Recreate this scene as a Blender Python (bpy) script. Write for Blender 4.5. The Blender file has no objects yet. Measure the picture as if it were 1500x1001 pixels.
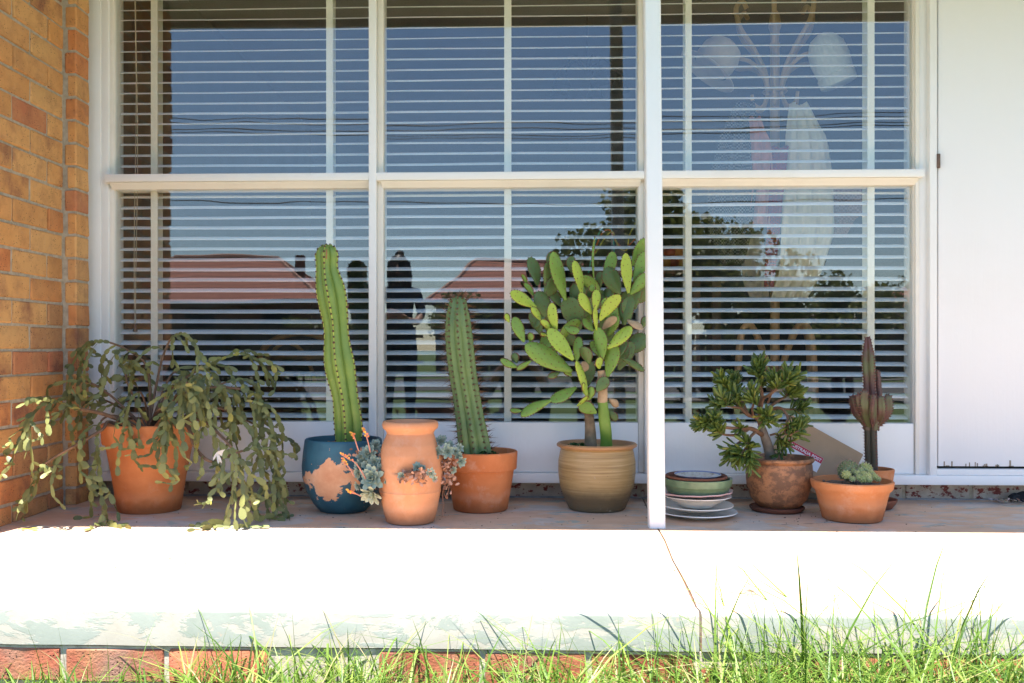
import bpy, bmesh, math, random
from mathutils import Vector, Matrix, Euler, noise as mn
R = math.radians
rnd = random.Random(7)
S = bpy.context.scene
COL = S.collection

# ------------------------------------------------------------------ camera
TH = R(2.0)
F, CX, CY = 1400.0, 711.1, 509.0
CAM = Vector((0, -3.62, 0.59))
FWD = Vector((-math.sin(TH), math.cos(TH), 0)); RGT = Vector((math.cos(TH), math.sin(TH), 0)); UP = Vector((0, 0, 1))
cd = bpy.data.cameras.new('camera'); cam = bpy.data.objects.new('camera', cd); COL.objects.link(cam)
cd.sensor_width = 36; cd.lens = F / 1500 * 36; cd.shift_x = (750 - CX) / 1500; cd.shift_y = (CY - 500.5) / 1500
cd.clip_start = 0.02; cd.clip_end = 600
cam.location = CAM; cam.rotation_euler = (R(90), 0, TH); S.camera = cam

# ------------------------------------------------------------------ sky, sun, exposure
SUN_EL, SUN_AZ = R(74.2), R(17)
w = bpy.data.worlds.new('World'); S.world = w; w.use_nodes = True
wn = w.node_tree; sky = wn.nodes.new('ShaderNodeTexSky'); sky.sky_type = 'NISHITA'; sky.sun_disc = False
sky.sun_elevation = SUN_EL; sky.sun_rotation = R(180) + SUN_AZ; sky.air_density = 1.0; sky.dust_density = 0.0; sky.ozone_density = 3.2
bg = wn.nodes['Background']; bg.inputs['Strength'].default_value = 0.09
wn.links.new(sky.outputs[0], bg.inputs[0])
sl = bpy.data.lights.new('sun', 'SUN'); sl.energy = 5.0; sl.angle = R(0.53); sl.color = (1.0, 0.955, 0.89)
so = bpy.data.objects.new('sun', sl); COL.objects.link(so)
to_sun = Vector((-math.sin(SUN_AZ) * math.cos(SUN_EL), -math.cos(SUN_AZ) * math.cos(SUN_EL), math.sin(SUN_EL)))
so.rotation_euler = to_sun.to_track_quat('Z', 'Y').to_euler(); so.location = (0, -4, 12)
S.view_settings.view_transform = 'Standard'; S.view_settings.look = 'None'
S.view_settings.exposure = 1.98; S.view_settings.gamma = 1.0
S.render.engine = 'CYCLES'
try:
    S.cycles.max_bounces = 10; S.cycles.diffuse_bounces = 5; S.cycles.transparent_max_bounces = 24; S.cycles.glossy_bounces = 5
except Exception: pass

def at(x, y, Y):
    d = FWD + RGT * ((x - CX) / F) + UP * ((CY - y) / F)
    return CAM + d * ((Y - CAM.y) / d.y)
def ppm(p): return F / ((Vector(p) - CAM).dot(FWD))
def ax(x, Y, y=420): return at(x, y, Y).x
def az(y, Y, x=750): return at(x, y, Y).z

# ------------------------------------------------------------------ tags and mesh helpers
def tag(o, label=None, cat=None, group=None, kind=None):
    if label: o['label'] = label
    if cat: o['category'] = cat
    if group: o['group'] = group
    if kind: o['kind'] = kind
    return o
def empty(name, loc=(0, 0, 0), rz=0):
    o = bpy.data.objects.new(name, None); COL.objects.link(o); o.location = loc; o.rotation_euler = (0, 0, rz)
    o.empty_display_size = 0.05
    return o
def link(name, me, parent=None, loc=None, rot=None, scale=None):
    o = bpy.data.objects.new(name, me); COL.objects.link(o)
    if loc is not None: o.location = loc
    if rot is not None: o.rotation_euler = rot
    if scale is not None: o.scale = scale
    if parent is not None: o.parent = parent
    return o

class MB:
    def __init__(s): s.v = []; s.f = []; s.m = []
    def add(s, vs, fs, mat=0, M=None):
        n = len(s.v)
        if M is not None: vs = [M @ Vector(v) for v in vs]
        s.v += [tuple(v) for v in vs]; s.f += [tuple(i + n for i in f) for f in fs]; s.m += [mat] * len(fs)
        return s
    def box(s, x0, x1, y0, y1, z0, z1, bev=0.0, mat=0, seg=2, M=None):
        bm = bmesh.new(); bmesh.ops.create_cube(bm, size=1)
        for v in bm.verts:
            v.co = Vector(((x0 + x1) / 2 + v.co.x * (x1 - x0), (y0 + y1) / 2 + v.co.y * (y1 - y0), (z0 + z1) / 2 + v.co.z * (z1 - z0)))
        if bev: bmesh.ops.bevel(bm, geom=list(bm.edges), offset=bev, segments=seg, affect='EDGES', profile=0.5)
        return s.addbm(bm, mat, M)
    def addbm(s, bm, mat=0, M=None):
        bm.verts.index_update()
        s.add([v.co.copy() for v in bm.verts], [[v.index for v in f.verts] for f in bm.faces], mat, M); bm.free(); return s
    def lathe(s, prof, seg=48, mat=0, M=None, wob=0.0, seed=0, cap0=True, cap1=True, rf=None):
        vs = []; fs = []; n = len(prof)
        for i, (r, z) in enumerate(prof):
            for k in range(seg):
                a = 2 * math.pi * k / seg; rr = r
                if wob: rr *= 1 + wob * mn.noise(Vector((math.cos(a) * 1.3 + seed, math.sin(a) * 1.3, z * 7 + seed)))
                if rf: rr *= rf(a, z)
                vs.append((rr * math.cos(a), rr * math.sin(a), z))
        for i in range(n - 1):
            for k in range(seg):
                k2 = (k + 1) % seg
                fs.append((i * seg + k, i * seg + k2, (i + 1) * seg + k2, (i + 1) * seg + k))
        if cap0: fs.append(tuple(reversed(range(seg))))
        if cap1: fs.append(tuple(range((n - 1) * seg, n * seg)))
        return s.add(vs, fs, mat, M)
    def tube(s, pts, rad, sides=8, mat=0, cap=True, flat=1.0):
        pts = [Vector(p) for p in pts]; n = len(pts)
        if not hasattr(rad, '__len__'): rad = [rad] * n
        vs = []; fs = []; pu = None
        for i, p in enumerate(pts):
            t = (pts[min(i + 1, n - 1)] - pts[max(i - 1, 0)])
            t = t.normalized() if t.length > 1e-9 else Vector((0, 0, 1))
            if pu is None:
                a = Vector((1, 0, 0)) if abs(t.x) < 0.8 else Vector((0, 1, 0))
                u = (a - t * a.dot(t)).normalized()
            else:
                u = (pu - t * pu.dot(t)); u = u.normalized() if u.length > 1e-6 else Vector((1, 0, 0))
            pu = u; v = t.cross(u)
            for k in range(sides):
                an = 2 * math.pi * k / sides
                vs.append(p + (u * math.cos(an) + v * math.sin(an) * flat) * rad[i])
        for i in range(n - 1):
            for k in range(sides):
                k2 = (k + 1) % sides
                fs.append((i * sides + k, i * sides + k2, (i + 1) * sides + k2, (i + 1) * sides + k))
        if cap: fs.append(tuple(reversed(range(sides)))); fs.append(tuple(range((n - 1) * sides, n * sides)))
        return s.add(vs, fs, mat)
    def ball(s, c, r, mat=0, sub=1, sc=(1, 1, 1), jit=0.0):
        bm = bmesh.new(); bmesh.ops.create_icosphere(bm, subdivisions=sub, radius=1)
        c = Vector(c)
        for v in bm.verts:
            k = 1 + (jit * mn.noise(v.co * 1.7 + c * 31) if jit else 0)
            v.co = Vector((v.co.x * sc[0], v.co.y * sc[1], v.co.z * sc[2])) * r * k + c
        return s.addbm(bm, mat)
    def mesh(s, name, mats, smooth=True, ang=38):
        me = bpy.data.meshes.new(name); me.from_pydata(s.v, [], s.f)
        for m in (mats if isinstance(mats, (list, tuple)) else [mats]): me.materials.append(m)
        if any(s.m): me.polygons.foreach_set('material_index', s.m)
        if smooth:
            me.polygons.foreach_set('use_smooth', [True] * len(s.f))
            if ang: me.set_sharp_from_angle(angle=R(ang))
        me.update(); return me
    def build(s, name, mats, parent=None, loc=None, rot=None, smooth=True, ang=38):
        return link(name, s.mesh(name, mats, smooth, ang), parent, loc, rot)

def spline(pts, n=8):
    """Catmull-Rom through control points, n steps per span"""
    P = [Vector(p) for p in pts]
    if len(P) < 3: return [P[0].lerp(P[-1], i / n) for i in range(n + 1)]
    P = [P[0] * 2 - P[1]] + P + [P[-1] * 2 - P[-2]]
    out = []
    for i in range(1, len(P) - 2):
        a, b, c, d = P[i - 1:i + 3]
        for k in range(n):
            t = k / n
            out.append(0.5 * ((2 * b) + (c - a) * t + (2 * a - 5 * b + 4 * c - d) * t * t + (3 * b - a - 3 * c + d) * t ** 3))
    out.append(P[-2]); return out

# ------------------------------------------------------------------ materials
class N:
    def __init__(s, name):
        s.m = bpy.data.materials.new(name); s.m.use_nodes = True; s.t = s.m.node_tree; s.ns = s.t.nodes
        s.p = s.ns['Principled BSDF']; s.out = s.ns['Material Output']; s._c = None
    def new(s, k): return s.ns.new(k)
    def L(s, a, b): s.t.links.new(a, b)
    def set(s, sock, v):
        if hasattr(v, 'is_output') or isinstance(v, bpy.types.NodeSocket): s.L(v, sock)
        else:
            if isinstance(v, (tuple, list)) and len(v) == 3 and sock.type == 'RGBA': v = (*v, 1)
            sock.default_value = v
    def rand(s):
        return s.new('ShaderNodeObjectInfo').outputs['Random']
    def coord(s, kind='Object', rand=True):
        if s._c is None:
            tc = s.new('ShaderNodeTexCoord').outputs[kind]
            if rand:
                mu = s.new('ShaderNodeVectorMath'); mu.operation = 'MULTIPLY_ADD'
                cb = s.new('ShaderNodeCombineXYZ'); rr = s.rand()
                for i, k in enumerate((37.0, 91.0, 53.0)): s.L(s.math('MULTIPLY', rr, k), cb.inputs[i])
                s.L(tc, mu.inputs[0]); mu.inputs[1].default_value = (1, 1, 1); s.L(cb.outputs[0], mu.inputs[2]); tc = mu.outputs[0]
            s._c = tc
        return s._c
    def scaled(s, v, sc, off=(0, 0, 0)):
        m = s.new('ShaderNodeMapping'); s.L(v, m.inputs[0]); m.inputs['Scale'].default_value = sc; m.inputs['Location'].default_value = off; return m.outputs[0]
    def noise(s, scale, detail=4, rough=0.55, vec=None, dist=0.0):
        n = s.new('ShaderNodeTexNoise'); n.inputs['Scale'].default_value = scale; n.inputs['Detail'].default_value = detail
        n.inputs['Roughness'].default_value = rough; n.inputs['Distortion'].default_value = dist
        s.L(vec if vec is not None else s.coord(), n.inputs['Vector']); return n.outputs['Fac']
    def vor(s, scale, vec=None, feat='F1', out='Distance', rnd_=1.0):
        n = s.new('ShaderNodeTexVoronoi'); n.feature = feat; n.inputs['Scale'].default_value = scale; n.inputs['Randomness'].default_value = rnd_
        s.L(vec if vec is not None else s.coord(), n.inputs['Vector']); return n.outputs[out]
    def ramp(s, fac, stops, interp='LINEAR'):
        r = s.new('ShaderNodeValToRGB'); e = r.color_ramp; e.interpolation = interp
        while len(e.elements) < len(stops): e.elements.new(0.5)
        for el, (p, c) in zip(e.elements, stops):
            el.position = p; el.color = (c, c, c, 1) if not hasattr(c, '__len__') else (*c[:3], 1)
        s.L(fac, r.inputs[0]); return r.outputs[0]
    def mix(s, fac, a, b, mode='MIX'):
        n = s.new('ShaderNodeMix'); n.data_type = 'RGBA'; n.blend_type = mode; n.clamp_factor = True
        s.set(n.inputs[0], fac); s.set(n.inputs[6], a); s.set(n.inputs[7], b); return n.outputs[2]
    def math(s, op, a, b=0.0, c=0.0, clamp=False):
        n = s.new('ShaderNodeMath'); n.operation = op; n.use_clamp = clamp
        s.set(n.inputs[0], a); s.set(n.inputs[1], b); s.set(n.inputs[2], c); return n.outputs[0]
    def sep(s, v):
        n = s.new('ShaderNodeSeparateXYZ'); s.L(v, n.inputs[0]); return n.outputs
    def bump(s, h, strength=0.3, dist=0.002, prev=None):
        b = s.new('ShaderNodeBump'); b.inputs['Strength'].default_value = strength; b.inputs['Distance'].default_value = dist
        s.L(h, b.inputs['Height'])
        if prev is not None: s.L(prev, b.inputs['Normal'])
        s.L(b.outputs[0], s.p.inputs['Normal']); return b.outputs[0]
    def col(s, c): s.set(s.p.inputs['Base Color'], c)
    def rough(s, r): s.set(s.p.inputs['Roughness'], r)
    def spec(s, v): s.p.inputs['Specular IOR Level'].default_value = v
    def leafy(s, colour, amount=0.3):
        """thin translucent foliage: part of the light passes through"""
        tr = s.new('ShaderNodeBsdfTranslucent'); s.set(tr.inputs[0], colour)
        mx = s.new('ShaderNodeMixShader'); mx.inputs[0].default_value = amount
        s.L(s.p.outputs[0], mx.inputs[1]); s.L(tr.outputs[0], mx.inputs[2]); s.L(mx.outputs[0], s.out.inputs[0])

def plain(name, c, rough=0.6, var=0.12, scale=12, bump=0.15, bscale=60, rand=True, spec=0.5, metal=0.0):
    n = N(name); a = tuple(x * (1 - var) for x in c); b = tuple(min(1, x * (1 + var)) for x in c)
    n.coord(rand=rand)
    n.col(n.ramp(n.noise(scale), [(0.3, a), (0.7, b)])); n.rough(rough); n.spec(spec); n.p.inputs['Metallic'].default_value = metal
    if bump: n.bump(n.noise(bscale, 3), bump, 0.001)
    return n.m

def m_brick(name, stops, patch=(0.22, 0.085, 0.055), speck=(0.05, 0.03, 0.025), patch_amt=1.0):
    n = N(name); base = n.ramp(n.rand(), stops)
    n1 = n.noise(11, 5, 0.6); c = n.mix(n.ramp(n1, [(0.35, 0.0), (0.7, 0.7)]), base, n.mix(0.5, base, (0.70, 0.40, 0.16)))
    c = n.mix(n.ramp(n.noise(26, 3), [(0.5, 0.0), (0.75, 0.4)]), c, n.mix(0.5, base, (0.36, 0.15, 0.07)))
    c = n.mix(n.ramp(n.noise(17, 7, 0.72), [(0.46, 0.0), (0.66, 0.55)]), c, n.mix(0.6, base, (0.22, 0.10, 0.05)))
    # flashed, burnt patches on some bricks
    sub = n.math('FRACT', n.math('MULTIPLY', n.rand(), 17.31)); sub = n.ramp(sub, [(0.64, 0.0), (0.74, 1.0)])
    pm = n.ramp(n.noise(8, 5, 0.6), [(0.48, 0.0), (0.68, 0.85 * patch_amt)])
    c = n.mix(n.math('MULTIPLY', sub, pm), c, patch)
    sp = n.ramp(n.vor(115), [(0.16, 1.0), (0.27, 0.0)]); gate = n.ramp(n.noise(30, 2), [(0.47, 0.0), (0.58, 1.0)])
    sp = n.math('MULTIPLY', sp, gate); c = n.mix(n.math('MULTIPLY', sp, 0.85), c, speck)
    # grey cement film low on the wall and at edges
    c = n.mix(n.ramp(n.noise(40, 4, 0.7), [(0.58, 0.0), (0.8, 0.4)]), c, n.mix(0.5, base, (0.48, 0.40, 0.31)))
    n.col(c); n.rough(0.82); n.spec(0.3)
    h = n.math('SUBTRACT', n.noise(170, 3), n.math('MULTIPLY', sp, 1.2)); n.bump(n.math('ADD', h, n.math('MULTIPLY', n.noise(45, 4, 0.7), 1.2)), 0.8, 0.002)
    return n.m
M_BRICK = m_brick('yellow_brick', [(0.0, (0.54, 0.18, 0.065)), (0.2, (0.60, 0.28, 0.09)), (0.42, (0.64, 0.36, 0.14)), (0.62, (0.53, 0.25, 0.085)), (0.78, (0.58, 0.31, 0.12)), (0.9, (0.37, 0.18, 0.085)), (1.0, (0.50, 0.15, 0.075))])
M_REDBRICK = m_brick('red_brick', [(0.0, (0.30, 0.065, 0.045)), (0.5, (0.36, 0.085, 0.055)), (1.0, (0.28, 0.07, 0.05))], patch=(0.30, 0.17, 0.13))

def m_mortar():
    n = N('mortar'); n.coord(rand=False)
    n.col(n.ramp(n.noise(45, 5, 0.65), [(0.3, (0.34, 0.29, 0.22)), (0.55, (0.46, 0.40, 0.31)), (0.75, (0.55, 0.49, 0.40))]))
    n.rough(0.95); n.spec(0.2); n.bump(n.noise(160, 5, 0.7), 0.8, 0.003); return n.m
M_MORTAR = m_mortar()

def m_farbrick():
    n = N('brick_courses'); n.coord(rand=False); b = n.new('ShaderNodeTexBrick'); v = n.sep(n.coord()); cb = n.new('ShaderNodeCombineXYZ'); n.L(v[0], cb.inputs[0]); n.L(v[2], cb.inputs[1]); n.L(cb.outputs[0], b.inputs['Vector'])
    b.inputs['Scale'].default_value = 1.0; b.inputs['Brick Width'].default_value = 0.24; b.inputs['Row Height'].default_value = 0.086; b.inputs['Mortar Size'].default_value = 0.005
    b.inputs['Color1'].default_value = (0.60, 0.30, 0.10, 1); b.inputs['Color2'].default_value = (0.48, 0.20, 0.075, 1); b.inputs['Mortar'].default_value = (0.46, 0.40, 0.31, 1)
    n.col(b.outputs['Color']); n.rough(0.85); n.bump(n.math('MULTIPLY', b.outputs['Fac'], -1.0), 0.6, 0.004); return n.m
M_COURSES = m_farbrick()
def m_plinth():
    n = N('flaking_cream_paint_on_brick')
    k = n.ramp(n.noise(26, 6, 0.68, vec=n.scaled(n.coord(), (1, 1, 1.6))), [(0.54, 0.0), (0.575, 1.0)])
    cream = n.ramp(n.noise(30, 4), [(0.3, (0.40, 0.33, 0.27)), (0.7, (0.55, 0.47, 0.38))])
    red = n.ramp(n.noise(70, 3), [(0.3, (0.15, 0.035, 0.03)), (0.7, (0.25, 0.06, 0.045))])
    n.col(n.mix(k, cream, red)); n.rough(0.85); n.bump(n.math('SUBTRACT', n.noise(120, 4), k), 0.5, 0.0015); return n.m
M_PLINTH = m_plinth()

def m_white(name, c=(0.80, 0.79, 0.77), dirt=0.5, rough=0.42, gscale=3.0):
    n = N(name); n.coord(rand=True)
    d = n.ramp(n.noise(gscale, 6, 0.62), [(0.5, 0.0), (0.85, dirt * 0.5)])
    col = n.mix(d, c, (0.58, 0.53, 0.46))
    fl = n.ramp(n.vor(240), [(0.03, 1.0), (0.05, 0.0)]); fg = n.ramp(n.noise(9, 2), [(0.58, 0.0), (0.66, 1.0)])
    col = n.mix(n.math('MULTIPLY', fl, n.math('MULTIPLY', fg, dirt)), col, (0.22, 0.17, 0.12))
    n.col(col); n.rough(n.ramp(n.noise(6, 5), [(0.3, rough - 0.1), (0.7, rough + 0.15)])); n.spec(0.45); n.bump(n.math('ADD', n.math('ADD', n.noise(55, 5, 0.6), n.noise(40, 4, 0.6, vec=n.scaled(n.coord(), (3.0, 3.0, 0.12)))), n.noise(5, 3)), 0.32, 0.0016); return n.m
M_WHITE = m_white('white_gloss_paint')
M_DOOR = m_white('white_door_paint', (0.80, 0.79, 0.785), 0.35, 0.5, 1.5)
M_BEAD = m_white('cream_glazing_putty', (0.77, 0.73, 0.66), 0.9, 0.55, 8)
M_POST = m_white('white_post_paint', (0.82, 0.81, 0.80), 0.25, 0.4, 5)

def m_slab():
    n = N('worn_painted_concrete'); co = n.coord(rand=False)
    v = n.scaled(co, (1.0, 1.7, 1.0))
    tan = n.ramp(n.noise(7, 6, 0.6, vec=v), [(0.3, (0.56, 0.36, 0.24)), (0.6, (0.65, 0.44, 0.30)), (0.8, (0.70, 0.53, 0.39))])
    grey = n.ramp(n.noise(11, 5, 0.6, vec=v), [(0.3, (0.48, 0.395, 0.33)), (0.7, (0.61, 0.52, 0.445))])
    g1 = n.ramp(n.noise(3.2, 8, 0.66, vec=v, dist=0.6), [(0.525, 0.0), (0.57, 1.0)])
    c = n.mix(g1, tan, grey)
    g2 = n.ramp(n.noise(5.5, 8, 0.7, vec=n.scaled(co, (1, 1.6, 1), (4.1, 2.2, 0)), dist=0.5), [(0.575, 0.0), (0.61, 1.0)])
    c = n.mix(n.math('MULTIPLY', g2, 0.8), c, (0.33, 0.38, 0.34))
    g3 = n.ramp(n.noise(60, 5, 0.7), [(0.6, 0.0), (0.72, 0.6)]); c = n.mix(g3, c, (0.34, 0.26, 0.21))
    sp = n.ramp(n.vor(46), [(0.03, 1.0), (0.05, 0.0)]); c = n.mix(n.math('MULTIPLY', sp, 0.7), c, (0.08, 0.06, 0.05))
    st_ = n.math('MULTIPLY', n.ramp(n.noise(2.6, 3, 0.5, vec=n.scaled(co, (1, 3.0, 1), (7, 1, 0))), [(0.70, 0.0), (0.74, 1.0)]), n.ramp(n.noise(30, 5, 0.7), [(0.45, 0.0), (0.6, 1.0)])); c = n.mix(st_, c, (0.16, 0.10, 0.075))
    n.col(c); n.rough(0.8); n.spec(0.35)
    h = n.math('ADD', n.math('MULTIPLY', g1, -0.5), n.noise(90, 5, 0.65)); n.bump(h, 0.5, 0.0015); return n.m
M_SLAB = m_slab()

def m_slabedge():
    n = N('flaked_green_paint_edge'); co = n.coord(rand=False)
    g = n.ramp(n.noise(6.5, 9, 0.7, vec=n.scaled(co, (1, 1, 2.2)), dist=0.4), [(0.47, 0.0), (0.505, 1.0)])
    green = n.ramp(n.noise(9, 5), [(0.3, (0.27, 0.295, 0.25)), (0.7, (0.35, 0.365, 0.325))])
    cream = n.ramp(n.noise(16, 5, 0.65), [(0.3, (0.46, 0.38, 0.31)), (0.7, (0.54, 0.475, 0.41))])
    c = n.mix(n.math('MULTIPLY', g, 0.62), green, cream)
    c = n.mix(n.ramp(n.noise(38, 6, 0.7), [(0.63, 0.0), (0.7, 0.8)]), c, (0.45, 0.34, 0.25))
    n.col(c); n.rough(0.8); n.bump(n.math('ADD', n.math('MULTIPLY', g, -1.0), n.noise(70, 5, 0.7)), 0.25, 0.0015); return n.m
M_EDGE = m_slabedge()

def m_terra(name, a, b, salt=0.25, dark=0.3, sc=9.0, rough=0.78, streak=False):
    n = N(name); co = n.coord()
    v = n.scaled(co, (1, 1, 2.6)) if streak else co
    c = n.ramp(n.noise(sc, 6, 0.6, vec=v), [(0.28, a), (0.72, b)])
    c = n.mix(n.ramp(n.noise(4.0, 5, 0.6, dist=0.6), [(0.46, 0.0), (0.72, dark * 1.6)]), c, tuple(x * 0.5 for x in a))
    c = n.mix(n.ramp(n.noise(17, 6, 0.7), [(0.54, 0.0), (0.76, salt * 1.7)]), c, (0.70, 0.58, 0.48))
    fl = n.math('MULTIPLY', n.ramp(n.vor(75), [(0.04, 1.0), (0.09, 0.0)]), n.ramp(n.noise(12, 2), [(0.5, 0.0), (0.62, 1.0)]))
    c = n.mix(n.math('MULTIPLY', fl, 0.6), c, (0.14, 0.06, 0.035))
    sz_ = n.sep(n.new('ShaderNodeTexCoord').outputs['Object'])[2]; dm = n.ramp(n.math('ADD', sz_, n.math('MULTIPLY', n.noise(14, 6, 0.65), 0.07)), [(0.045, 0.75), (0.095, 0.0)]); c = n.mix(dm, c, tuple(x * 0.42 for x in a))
    wl = n.ramp(n.math('ADD', sz_, n.math('MULTIPLY', n.noise(9, 6, 0.7), 0.09)), [(0.085, 0.0), (0.10, salt * 0.7), (0.125, 0.0)]); c = n.mix(wl, c, (0.68, 0.52, 0.40))
    n.col(c); n.rough(rough); n.spec(0.35)
    h = n.math('ADD', n.noise(130, 4, 0.6), n.math('MULTIPLY', n.noise(6, 2, vec=n.scaled(co, (0.4, 0.4, 22))), 0.7)); n.bump(h, 0.35, 0.0012); return n.m
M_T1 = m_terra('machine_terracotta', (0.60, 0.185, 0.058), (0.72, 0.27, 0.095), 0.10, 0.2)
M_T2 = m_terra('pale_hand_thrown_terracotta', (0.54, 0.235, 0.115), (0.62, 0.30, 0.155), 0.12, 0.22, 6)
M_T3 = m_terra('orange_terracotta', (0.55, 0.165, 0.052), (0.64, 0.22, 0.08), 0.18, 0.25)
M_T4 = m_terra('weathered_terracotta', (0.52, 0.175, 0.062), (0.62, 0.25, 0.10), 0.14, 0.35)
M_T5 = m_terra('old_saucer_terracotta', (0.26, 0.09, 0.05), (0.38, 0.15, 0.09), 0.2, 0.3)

def m_blue():
    n = N('peeling_teal_paint'); co = n.coord(rand=False); s = n.sep(co)
    # exposed clay patch on the front, ragged border from noise
    dx = n.math('DIVIDE', n.math('SUBTRACT', s[0], -0.030), 0.112); dz = n.math('DIVIDE', n.math('SUBTRACT', s[2], 0.125), 0.068)
    d = n.math('SQRT', n.math('ADD', n.math('MULTIPLY', dx, dx), n.math('MULTIPLY', dz, dz)))
    d = n.math('ADD', d, n.math('MULTIPLY', n.math('SUBTRACT', n.noise(14, 9, 0.66, dist=0.5), 0.5), 2.7))
    front = n.ramp(s[1], [(0.0, 1.0), (0.001, 0.0)]); 
    m1 = n.math('MULTIPLY', n.ramp(d, [(0.86, 1.0), (0.9, 0.0)]), front)
    m2 = n.ramp(n.noise(17, 6, 0.6), [(0.69, 0.0), (0.705, 1.0)])
    chip = n.math('MULTIPLY', n.ramp(n.vor(58), [(0.10, 1.0), (0.13, 0.0)]), n.ramp(n.noise(14, 2), [(0.6, 0.0), (0.63, 1.0)]))
    m = n.math('MAXIMUM', m1, n.math('MAXIMUM', m2, chip))
    clay = n.ramp(n.noise(16, 6, 0.65), [(0.3, (0.58, 0.26, 0.13)), (0.55, (0.68, 0.36, 0.20)), (0.8, (0.74, 0.52, 0.38))])
    blue = n.ramp(n.noise(18, 5), [(0.3, (0.014, 0.070, 0.11)), (0.7, (0.026, 0.11, 0.155))])
    n.col(n.mix(m, blue, clay)); n.rough(n.mix(m, (0.5,) * 3, (0.85,) * 3))
    n.bump(n.math('SUBTRACT', n.noise(70, 4), n.math('MULTIPLY', m, 1.5)), 0.4, 0.0015); return n.m
M_BLUE = m_blue()

def m_glaze():
    n = N('olive_stoneware_glaze'); co = n.coord(rand=False); s = n.sep(co)
    band = n.noise(8, 5, 0.65, vec=n.scaled(co, (0.6, 0.6, 26)))
    c = n.ramp(band, [(0.28, (0.25, 0.15, 0.058)), (0.5, (0.39, 0.25, 0.10)), (0.72, (0.50, 0.345, 0.165))])
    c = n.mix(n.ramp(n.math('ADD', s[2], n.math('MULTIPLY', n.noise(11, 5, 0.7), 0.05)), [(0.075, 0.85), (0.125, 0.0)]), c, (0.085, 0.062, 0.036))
    c = n.mix(n.ramp(s[2], [(0.222, 0.0), (0.228, 0.8)]), c, (0.40, 0.19, 0.085))
    c = n.mix(n.ramp(n.noise(28, 6, 0.7), [(0.63, 0.0), (0.72, 0.6)]), c, (0.45, 0.39, 0.29))
    c = n.mix(n.ramp(n.vor(40), [(0.03, 0.7), (0.06, 0.0)]), c, (0.09, 0.05, 0.03))
    n.col(c); n.rough(n.ramp(n.noise(20, 4), [(0.3, 0.32), (0.7, 0.6)])); n.bump(n.math('ADD', band, n.noise(80, 4)), 0.2, 0.001); return n.m
M_GLAZE = m_glaze()
def m_brown():
    n = N('mottled_brown_terracotta'); co = n.coord(rand=False); s = n.sep(co)
    k = n.ramp(n.noise(20, 9, 0.78, vec=n.scaled(co, (1, 1, 1.3))), [(0.46, 0.0), (0.56, 1.0)])
    lift = n.ramp(s[2], [(0.05, 0.25), (0.15, 1.0)])
    c = n.mix(n.math('MULTIPLY', k, 1.0), (0.20, 0.092, 0.045), (0.46, 0.20, 0.085))
    c = n.mix(n.ramp(n.noise(6, 4), [(0.45, 0.0), (0.75, 0.55)]), c, (0.13, 0.07, 0.045))
    n.col(c); n.rough(0.6); n.bump(n.math('ADD', n.noise(95, 4), k), 0.35, 0.0012); return n.m
M_BROWN = m_brown()
M_SOIL = plain('potting_soil', (0.055, 0.038, 0.026), 0.95, 0.5, 40, 1.0, 120)
M_DRYSOIL = plain('dry_gravelly_soil', (0.17, 0.13, 0.10), 0.95, 0.45, 60, 1.0, 130)

def m_leaf(name, a, b, tip=None, trans=0.25, rough=0.5, island=True, spots=None, tcol=None):
    n = N(name); r = n.rand()
    if island:
        g = n.new('ShaderNodeNewGeometry'); r = n.math('FRACT', n.math('ADD', n.math('MULTIPLY', r, 3.7), g.outputs['Random Per Island']))
    c = n.ramp(r, [(0.0, a), (1.0, b)]) if tip is None else n.ramp(r, [(0.0, a), (0.82, b), (0.93, b), (1.0, tip)])
    c = n.mix(n.ramp(n.noise(35, 4), [(0.35, 0.0), (0.75, 0.5)]), c, tuple(x * 0.62 for x in a))
    if spots: c = n.mix(n.ramp(n.noise(55, 3), [(0.68, 0.0), (0.74, 0.8)]), c, spots)
    n.col(c); n.rough(rough); n.spec(0.4); n.bump(n.noise(70, 3), 0.2, 0.001)
    if trans: n.leafy(n.mix(0.5, c, tcol or tuple(min(1, x * 1.6) for x in b)), trans)
    return n.m
# ================================================================== STRUCTURE
YF = 0.06      # front of the window frame
YG = 0.095     # glass
GZ = -0.24     # lawn level
M_LAWN = None
def m_lawn():
    n = N('lawn_soil'); n.coord(rand=False)
    c = n.ramp(n.noise(3.0, 8, 0.7), [(0.3, (0.045, 0.075, 0.016)), (0.6, (0.085, 0.13, 0.028)), (0.8, (0.14, 0.15, 0.05))])
    n.col(c); n.rough(0.95); n.bump(n.noise(40, 6, 0.7), 1.0, 0.02); return n.m
g = MB().box(-140, 140, -150, -1.46, GZ - 0.2, GZ).build('ground', m_lawn(), smooth=False); tag(g, kind='structure')

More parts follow.
